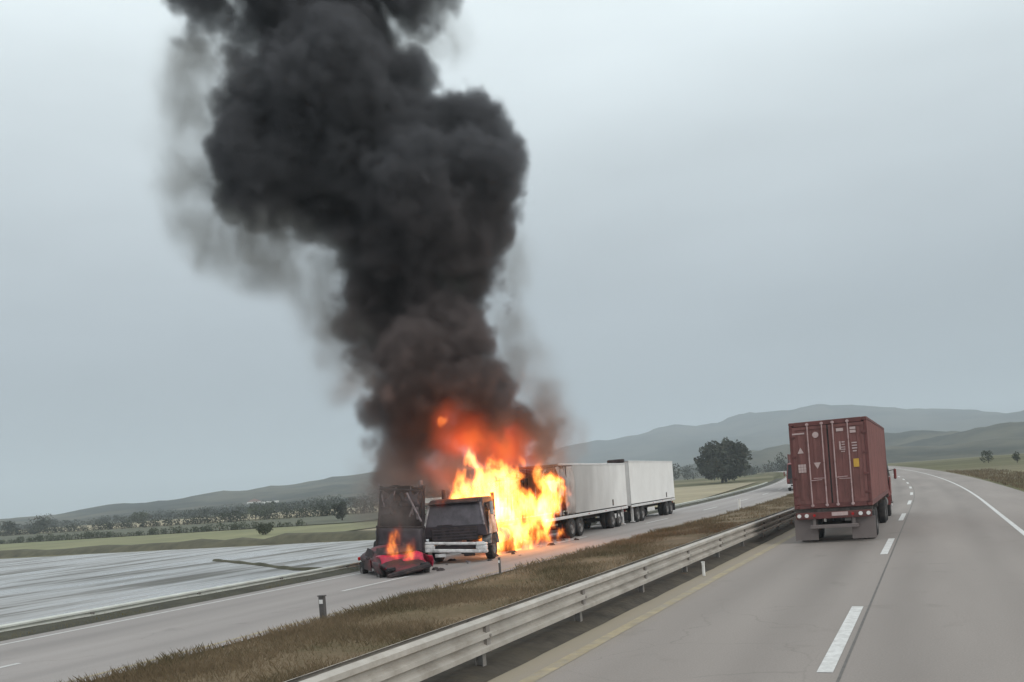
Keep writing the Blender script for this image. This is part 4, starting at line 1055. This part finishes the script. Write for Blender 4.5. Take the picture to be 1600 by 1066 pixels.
def hedgerow(p0, p1, h_, m, label, seed):
    a, b = Vector((*p0, 0)), Vector((*p1, 0)); root = empty('hedgerow', (a.x, a.y, 0)); tag(root, label, 'hedge')
    rg = random.Random(seed); L_ = (b - a).length; bl = []; st_ = MB(); t = 0.0
    while t < L_:
        p = (b - a) * (t / L_); gap = mnoise.noise(Vector((t * .03, seed, 0)))
        hh = h_ * (.55 + .5 * rg.random() + .5 * gap); z = gz(0, a.y + p.y)
        if gap > -.38:
            r_ = hh * rg.uniform(.42, .62); bl.append((p.x + rg.uniform(-.8, .8), p.y + rg.uniform(-.8, .8), z + hh * .5, r_))
            st_.tube((p.x, p.y, z - .2), (p.x, p.y, z + hh * .5), .08, .04, n=5)
        t += h_ * rg.uniform(.35, 1.0)
    foliage('crown', bl, len(bl) * 110, h_ * .07, m, root, seed)
    st_.build('stem', M['bark'], root)['kind'] = 'stuff'
    return root
hedgerow((-200, 121), (-88, 113), 1.3, M['leaf_mid'], 'low hedge along the edge of the yellow green field', 31)
hedgerow((-330, 196), (-90, 156), 2.6, M['leaf_dark'], 'uneven dark hedge between the green field and the stubble', 32)
hedgerow((-420, 300), (-80, 212), 3.6, M['leaf_dark'], 'tall hazy hedge behind the stubble field', 33)
hedgerow((-560, 470), (-95, 345), 6.0, M['leaf_dark'], 'hazy belt of trees at the foot of the left hills', 34)
hedgerow((-75, 400), (-14, 330), 4.5, M['leaf_dark'], 'hazy belt of trees beyond the far bend of the road', 35)

# ------------------------------------------------------------------ village houses
def house(loc, w_, d_, h_, rz, wall, label, gable=True):
    root = empty('house', loc, rz); tag(root, label, 'house')
    MB().box((0, 0, h_ / 2 - .5), (w_, d_, h_ + 1)).build('wall', wall, root)
    if gable: MB().extrude([(-w_ / 2 - .3, h_ + .003), (w_ / 2 + .3, h_ + .003), (0, h_ + w_ * .22)], 'y', -d_ / 2 - .3, d_ / 2 + .3).build('roof', M['roof'], root)
    else: MB().box((0, 0, h_ + .15), (w_ + .3, d_ + .3, .3)).build('roof', wall, root)
    for k in (-.28, .28):
        wdw = MB().box((k * w_, -d_ / 2 - .012, h_ * .55), (w_ * .16, .05, h_ * .3)).build('window', M['window'], root)
    MB().box((0, -d_ / 2 - .012, h_ * .36), (w_ * .14, .05, h_ * .66)).build('door', M['roof'], root)
    return root
house((-96, 150, gz(0, 150)), 5, 4, 1.9, R(35), M['house_tan'], 'small tan house with a gable roof by the round tree')
house((-93, 158, gz(0, 158)), 5, 4, 2.0, R(20), M['house_white'], 'pale flat-roofed house next to the small tan house', False)
house((-101, 166, gz(0, 166)), 4.5, 4, 2.2, R(45), M['house_white'], 'pale gabled house behind the small tan house')
house((-470, 553, hill_z(-470, 553)), 16, 8, 3.2, R(40), M['house_white'], 'long white farm building at the foot of the left hills', False)
house((-560, 640, hill_z(-560, 640)), 13, 8, 3.6, R(42), M['house_white'], 'white building higher up on the left hillside')

# ------------------------------------------------------------------ smoke and fire (density fields in geometry nodes)
DENSE = [(-17.6,31.6,3.4,1.16),(-18.6,30.3,3.5,1.06),(-18.4,30.1,4.7,1.38),(-17.8,30.5,5.9,1.71),(-16.4,31.9,5.6,1.59),(-15.7,33.4,5.9,1.05),(-17.4,29.4,7.3,1.90),(-16.2,30.7,7.3,1.78),(-15.4,31.8,7.0,1.16),(-19.5,32.6,9.5,2.22),(-17.1,31.5,9.0,1.84),(-20.2,32.5,11.2,2.06),(-17.9,32.7,11.1,2.13),(-16.2,32.9,11.4,1.10),(-15.1,32.1,10.2,0.56),(-19.5,31.0,12.7,1.87),(-17.0,31.4,12.8,2.34),(-16.5,33.3,13.6,1.91),(-21.1,31.9,15.0,2.11),(-17.7,31.0,14.6,2.67),(-15.5,31.7,14.6,2.02),(-15.2,32.7,16.1,1.24),(-23.3,29.3,15.6,2.21),(-23.7,28.3,16.7,1.66),(-21.9,30.5,16.7,2.85),(-19.0,31.9,17.3,2.85),(-16.4,32.5,17.4,1.87),(-23.4,29.4,18.5,2.09),(-20.4,29.5,18.6,2.78),(-18.5,32.3,19.4,1.59),(-23.2,30.2,21.2,1.59),(-20.9,31.6,21.6,2.28),(-19.6,32.3,20.5,1.21),(-22.6,29.3,22.4,2.06),(-21.1,31.1,23.6,2.52),(-17.7,31.6,22.7,1.08),(-25.2,28.4,22.7,0.99),(-22.6,30.4,25.6,2.91),(-19.6,31.1,25.3,2.35),(-22.7,28.7,27.1,3.06),(-21.2,31.0,28.4,2.91),(-24.7,29.4,30.8,3.45),(-25.9,29.9,15.8,1.30),(-25.7,29.2,18.5,0.85),(-25.6,29.1,19.4,1.03),(-25.5,28.8,16.8,1.18),(-24.1,29.5,15.1,1.59),(-22.5,30.7,15.0,1.72),(-26.7,28.7,22.1,.87),(-18.7,30.7,3.6,1.10),(-17.8,32.2,4.1,1.15),(-17.0,33.6,4.9,1.30),(-16.2,35.2,4.9,1.30),(-15.4,36.5,4.9,1.0),(-19.1,30.5,5.9,1.15),(-19.8,30.9,7.2,.95),(-18.5,29.0,2.9,.75),(-18.9,29.6,3.6,1.0),(-17.9,31.1,3.3,0.92),(-18.3,30.7,2.6,0.76),(-17.8,32.5,3.5,0.90),(-17.4,34.4,4.0,0.99),(-16.7,35.8,4.1,1.02),(-15.9,37.3,4.2,0.87),(-18.0,31.9,4.5,0.99),(-15.4,34.0,13.0,0.40),(-15.0,34.4,12.4,0.35),(-15.9,33.6,11.2,0.53),(-15.7,34.0,10.4,0.40),(-14.9,33.9,14.0,0.48),(-17.1,32.9,21.6,0.42),(-16.3,33.2,21.8,0.37),(-20.2,30.3,8.2,1.18),(-20.6,30.3,9.9,1.14),(-19.7,30.0,6.1,1.01),(-20.8,30.3,11.2,0.93),(-25.1,28.3,22.6,1.19),(-24.1,29.0,21.6,1.30),(-18.1,32.4,22.8,1.37),(-17.0,32.9,22.9,1.06),(-19.0,32.0,24.7,1.85),(-25.5,27.8,24.7,1.80),(-24.6,28.2,20.5,0.87),(-20.5,30.7,12.5,1.30)]
THIN = [(-14.5,34.6,5.3,1.12),(-14.9,34.3,12.5,0.64),(-14.6,33.3,11.2,0.52),(-24.5,29.3,14.1,1.58),(-22.6,29.1,13.0,1.49),(-21.4,28.9,11.7,1.21),(-17.1,33.1,22.4,0.85),(-26.7,28.7,21.8,1.07),(-26.9,28.7,19.1,1.20),(-26.9,28.2,16.3,1.27),(-25.9,27.4,14.1,1.15),(-26.4,29.2,13.3,1.21),(-21.3,29.4,9.3,0.87),(-18.9,27.2,6.8,0.79),(-15.6,33.1,9.0,0.84),(-14.5,33.0,7.0,0.93),(-14.5,35.7,4.5,0.82),(-16.5,31.9,11.3,1.28),(-17.8,27.4,2.6,.8),(-17.9,27.6,3.4,.9),(-17.2,27.9,3.0,.7),(-16.2,28.6,3.3,.8),(-17.9,27.0,2.0,.7),(-17.3,27.2,2.6,.8),(-17.0,26.8,1.9,.55),(-23.2,28.9,12.5,1.29),(-21.6,29.6,11.3,1.29),(-21.2,29.8,10.1,1.08),(-24.5,28.3,13.4,1.41),(-22.3,28.8,11.7,1.01),(-20.8,30.0,8.8,0.93),(-26.1,27.5,20.1,1.16),(-17.1,32.9,21.6,0.79),(-16.4,33.2,22.1,0.66),(-15.3,34.3,12.0,0.75)]
PALE = [(-25.4,27.3,20.6,1.27),(-25.5,27.3,19.1,1.27),(-25.8,27.1,17.3,1.32),(-25.7,27.2,15.5,1.32),(-25.3,27.3,14.0,1.32),(-24.5,27.7,13.0,1.32),(-23.5,28.0,12.6,1.39),(-22.3,28.5,12.4,1.46),(-21.5,28.9,11.6,1.39),(-21.2,29.0,10.3,1.13),(-21.1,29.1,9.0,1.01),(-20.7,29.0,7.4,0.90),(-23.8,27.8,19.8,0.96),(-22.8,28.0,13.4,1.25),(-18.3,32.3,21.6,0.90),(-17.0,32.9,21.9,1.06),(-15.3,34.3,12.3,0.91),(-15.7,34.1,9.9,1.02),(-15.3,34.2,8.0,1.12),(-14.5,34.6,6.1,1.12),(-14.2,35.3,5.0,1.09),(-14.5,35.1,4.2,0.92)]
FLAME = [(-16.05,30.49,2.80,0.84),(-15.99,30.52,3.66,0.44),(-15.94,31.51,2.00,1.06),(-15.65,33.20,1.64,1.18),(-15.26,34.92,1.53,1.03),(-14.98,35.83,2.30,0.78),(-15.66,32.80,2.71,0.93),(-15.55,34.01,0.46,0.80),(-15.95,31.90,0.84,0.71),(-15.03,35.42,3.28,0.44),(-16.08,28.93,5.28,0.22),(-16.14,29.0,5.62,.15),(-16.1,29.2,4.75,.17),(-16.1,29.5,4.3,.2),(-16.14,29.29,3.79,0.24),(-15.37,33.91,3.72,0.21),(-16.16,29.86,2.46,0.44),(-15.12,35.84,0.12,0.33),(-16.11,31.24,0.10,0.23),(-15.75,33.15,0.15,0.42),(-16.31,28.63,2.28,0.23),(-14.88,36.65,0.28,0.34),(-16.3,25.15,.98,0.40),(-16.2,25.2,1.35,0.26),(-15.75,25.25,.86,0.32)]
SMOKE_GLOW = [(-16.26,31.48,4.81,1.06),(-16.51,29.81,4.55,0.73),(-15.90,33.58,4.30,1.06),(-15.54,35.29,3.64,0.6),(-16.44,29.84,5.52,0.53),(-16.64,29.36,3.35,0.67)]  # dim red emission, stands in for firelight falling on the smoke

class GN:
    def __init__(self, name):
        self.t = bpy.data.node_groups.new(name, 'GeometryNodeTree')
        self.t.interface.new_socket('Geometry', in_out='OUTPUT', socket_type='NodeSocketGeometry')
        self.out = self.t.nodes.new('NodeGroupOutput')
    def put(self, sock, val):
        if isinstance(val, bpy.types.NodeSocket): self.t.links.new(val, sock)
        elif val is not None: sock.default_value = val
    def m(self, op, a, b=None, c=None, clamp=False):
        n = self.t.nodes.new('ShaderNodeMath'); n.operation = op; n.use_clamp = clamp
        for i, x in enumerate((a, b, c)):
            if x is not None: self.put(n.inputs[i], x)
        return n.outputs[0]
    def v(self, op, a, b=None, scale=None):
        n = self.t.nodes.new('ShaderNodeVectorMath'); n.operation = op
        self.put(n.inputs[0], a)
        if b is not None: self.put(n.inputs[1], b)
        if scale is not None: self.put(n.inputs['Scale'], scale)
        return n.outputs['Value'] if op in ('DISTANCE', 'LENGTH', 'DOT_PRODUCT') else n.outputs['Vector']
    def noise(self, vec, scale, detail=3, rough=.55, color=False):
        n = self.t.nodes.new('ShaderNodeTexNoise'); n.inputs['Scale'].default_value = scale; n.inputs['Detail'].default_value = detail; n.inputs['Roughness'].default_value = rough
        self.put(n.inputs['Vector'], vec); return n.outputs['Color'] if color else n.outputs['Fac']
    def voro(self, vec, scale, detail=2):
        n = self.t.nodes.new('ShaderNodeTexVoronoi'); n.feature = 'F1'; n.inputs['Scale'].default_value = scale; n.inputs['Detail'].default_value = detail;
        self.put(n.inputs['Vector'], vec); return n.outputs['Distance']
    def pos(self): return self.t.nodes.new('GeometryNodeInputPosition').outputs[0]
    def warp(self, p, scale, amp, detail=3):
        c = self.noise(p, scale, detail, .55, True)
        return self.v('ADD', p, self.v('SCALE', self.v('SUBTRACT', c, (.5, .5, .5)), scale=amp))
    def sdf(self, p, puffs, k, squash=(1, 1, 1)):
        acc = None
        for x, y, z, r in puffs:
            if squash == (1, 1, 1): d = self.v('DISTANCE', p, (x, y, z))
            else: d = self.v('LENGTH', self.v('MULTIPLY', self.v('SUBTRACT', p, (x, y, z)), squash))
            d = self.m('SUBTRACT', d, r)
            acc = d if acc is None else self.m('SMOOTH_MIN', acc, d, k)
        return acc
    def smooth(self, val, a, b, lo=0.0, hi=1.0):
        n = self.t.nodes.new('ShaderNodeMapRange'); n.interpolation_type = 'SMOOTHSTEP'
        self.put(n.inputs['Value'], val)
        for i, x in zip(('From Min', 'From Max', 'To Min', 'To Max'), (a, b, lo, hi)): n.inputs[i].default_value = x
        return n.outputs[0]
    def volume(self, dens, mn, mx, vox, material):
        n = self.t.nodes.new('GeometryNodeVolumeCube'); self.put(n.inputs['Density'], dens)
        n.inputs['Background'].default_value = 0
        n.inputs['Min'].default_value = mn; n.inputs['Max'].default_value = mx
        for a, i in zip('XYZ', range(3)): n.inputs['Resolution ' + a].default_value = max(4, int((mx[i] - mn[i]) / vox))
        s = self.t.nodes.new('GeometryNodeSetMaterial'); s.inputs['Material'].default_value = material
        self.t.links.new(n.outputs[0], s.inputs[0]); self.t.links.new(s.outputs[0], self.out.inputs[0])
def volume_object(name, gn, label, cat):
    me = bpy.data.meshes.new(name); o = bpy.data.objects.new(name, me); COL.objects.link(o)
    md = o.modifiers.new('density', 'NODES'); md.node_group = gn.t
    return tag(o, label, cat, kind='stuff')

def smoke_mat(name, dens, low, high, z0, z1):
    m = bpy.data.materials.new(name); m.use_nodes = True; t = m.node_tree; t.nodes.clear()
    o = t.nodes.new('ShaderNodeOutputMaterial'); v = t.nodes.new('ShaderNodeVolumePrincipled')
    v.inputs['Density'].default_value = dens; v.inputs['Anisotropy'].default_value = 0.1
    ge = t.nodes.new('ShaderNodeNewGeometry'); sp = t.nodes.new('ShaderNodeSeparateXYZ'); t.links.new(ge.outputs['Position'], sp.inputs[0])
    mr = t.nodes.new('ShaderNodeMapRange'); mr.inputs['From Min'].default_value = z0; mr.inputs['From Max'].default_value = z1; t.links.new(sp.outputs['Z'], mr.inputs['Value'])
    mx = t.nodes.new('ShaderNodeMix'); mx.data_type = 'RGBA'; t.links.new(mr.outputs[0], mx.inputs['Factor'])
    mx.inputs['A'].default_value = (*low, 1); mx.inputs['B'].default_value = (*high, 1); t.links.new(mx.outputs['Result'], v.inputs['Color'])
    t.links.new(v.outputs[0], o.inputs['Volume']); return m
g = GN('smoke_density'); p = g.pos()
pw_ = g.warp(g.warp(p, .16, 2.2, 2), .5, 1.2, 3)
d = g.sdf(pw_, [(a, b, c, e * 1.12) for a, b, c, e in DENSE], 0.8)
vo = g.voro(g.warp(p, .8, .6, 2), .5, 2)
d = g.m('ADD', d, g.m('MULTIPLY', g.m('SUBTRACT', vo, .45), 0.8))
d = g.m('ADD', d, g.m('MULTIPLY', g.m('SUBTRACT', g.noise(p, 1.5, 5, .68), .5), 1.7))
dn = g.smooth(d, 0.12, -0.40)
dn = g.m('MULTIPLY', dn, g.smooth(g.noise(p, .5, 3, .6), .30, .62, .55, 1.0))
g.volume(dn, (-29.5, 25.0, 1.3), (-11.8, 37.8, 30.5), 0.115, smoke_mat('black_smoke', 2.6, (0.32, 0.235, 0.21), (0.20, 0.20, 0.212), 4, 15))
volume_object('smoke', g, 'thick black smoke column billowing up from the burning truck', 'smoke')
# thin pale smoke trailing round the black column
g = GN('pale_smoke_density'); p = g.pos()
p2 = g.warp(g.warp(p, .2, 2.4, 2), .8, 1.1, 3)
th = g.smooth(g.sdf(p2, PALE + THIN, 1.0), 0.5, -1.2)
th = g.m('MULTIPLY', th, g.smooth(g.noise(g.v('MULTIPLY', p2, (1, 1, .6)), .8, 4, .62), .40, .72, 0.08, 1.0))
g.volume(th, (-31, 23.5, 0.9), (-10.5, 39, 26.5), 0.2, smoke_mat('pale_smoke', 1.6, (0.46, 0.40, 0.37), (0.60, 0.605, 0.585), 5, 12))
volume_object('smoke', g, 'thin pale grey smoke drifting along the edges of the black column', 'smoke')

def fire_mat():
    m = bpy.data.materials.new('flames'); m.use_nodes = True; t = m.node_tree; t.nodes.clear()
    o = t.nodes.new('ShaderNodeOutputMaterial'); a = t.nodes.new('ShaderNodeAttribute'); a.attribute_name = 'density'
    r = t.nodes.new('ShaderNodeValToRGB'); e = r.color_ramp.elements
    e[0].position = 0.0; e[0].color = (0, 0, 0, 1); e[1].position = 1.0; e[1].color = (1.0, .44, .10, 1)
    q = e.new(.12); q.color = (.055, .0065, .0018, 1); q = e.new(.35); q.color = (.35, .085, .012, 1); q = e.new(.65); q.color = (.75, .27, .045, 1)
    t.links.new(a.outputs['Fac'], r.inputs['Fac'])
    em = t.nodes.new('ShaderNodeEmission'); em.inputs['Strength'].default_value = 7.5
    t.links.new(r.outputs[0], em.inputs['Color']); t.links.new(em.outputs[0], o.inputs['Volume']); return m
g = GN('fire_density'); p = g.pos()
ps = g.v('MULTIPLY', p, (1, 1, .42))
c1 = g.noise(ps, .9, 3, .55, True)
pf = g.v('ADD', p, g.v('MULTIPLY', g.v('SUBTRACT', c1, (.5, .5, .5)), (1.5, 1.5, 2.2)))
c2 = g.noise(ps, 2.6, 3, .6, True)
pf = g.v('ADD', pf, g.v('MULTIPLY', g.v('SUBTRACT', c2, (.5, .5, .5)), (.55, .55, 1.0)))
d = g.sdf(pf, FLAME, .22, (1, 1.25, .85))
tongue = g.smooth(g.noise(g.v('MULTIPLY', pf, (1, 1, .42)), 1.9, 4, .6), .455, .585, 0.0, 1.0)
fl = g.m('MULTIPLY', g.smooth(d, .10, -.35), tongue)
gl = g.smooth(g.sdf(g.warp(p, .6, 1.4, 3), SMOKE_GLOW, .5), .35, -.9, 0, .15)
g.volume(g.m('MAXIMUM', fl, gl), (-18.3, 24.5, 0.03), (-13.3, 38.0, 6.8), 0.06, fire_mat())
volume_object('fire', g, 'bright yellow and orange flames engulfing the truck between cab and trailer', 'fire')

# ------------------------------------------------------------------ haze
hz = MB().box((0, 1500, 165), (12000, 9400, 336)).build('haze', bpy.data.materials.new('haze_air')); hz['kind'] = 'stuff'
m = hz.data.materials[0]; m.use_nodes = True; t = m.node_tree; t.nodes.clear()
o = t.nodes.new('ShaderNodeOutputMaterial'); v = t.nodes.new('ShaderNodeVolumePrincipled')
v.inputs['Color'].default_value = (.84, .93, 1.0, 1); v.inputs['Density'].default_value = 0.00042
t.links.new(v.outputs[0], o.inputs['Volume'])
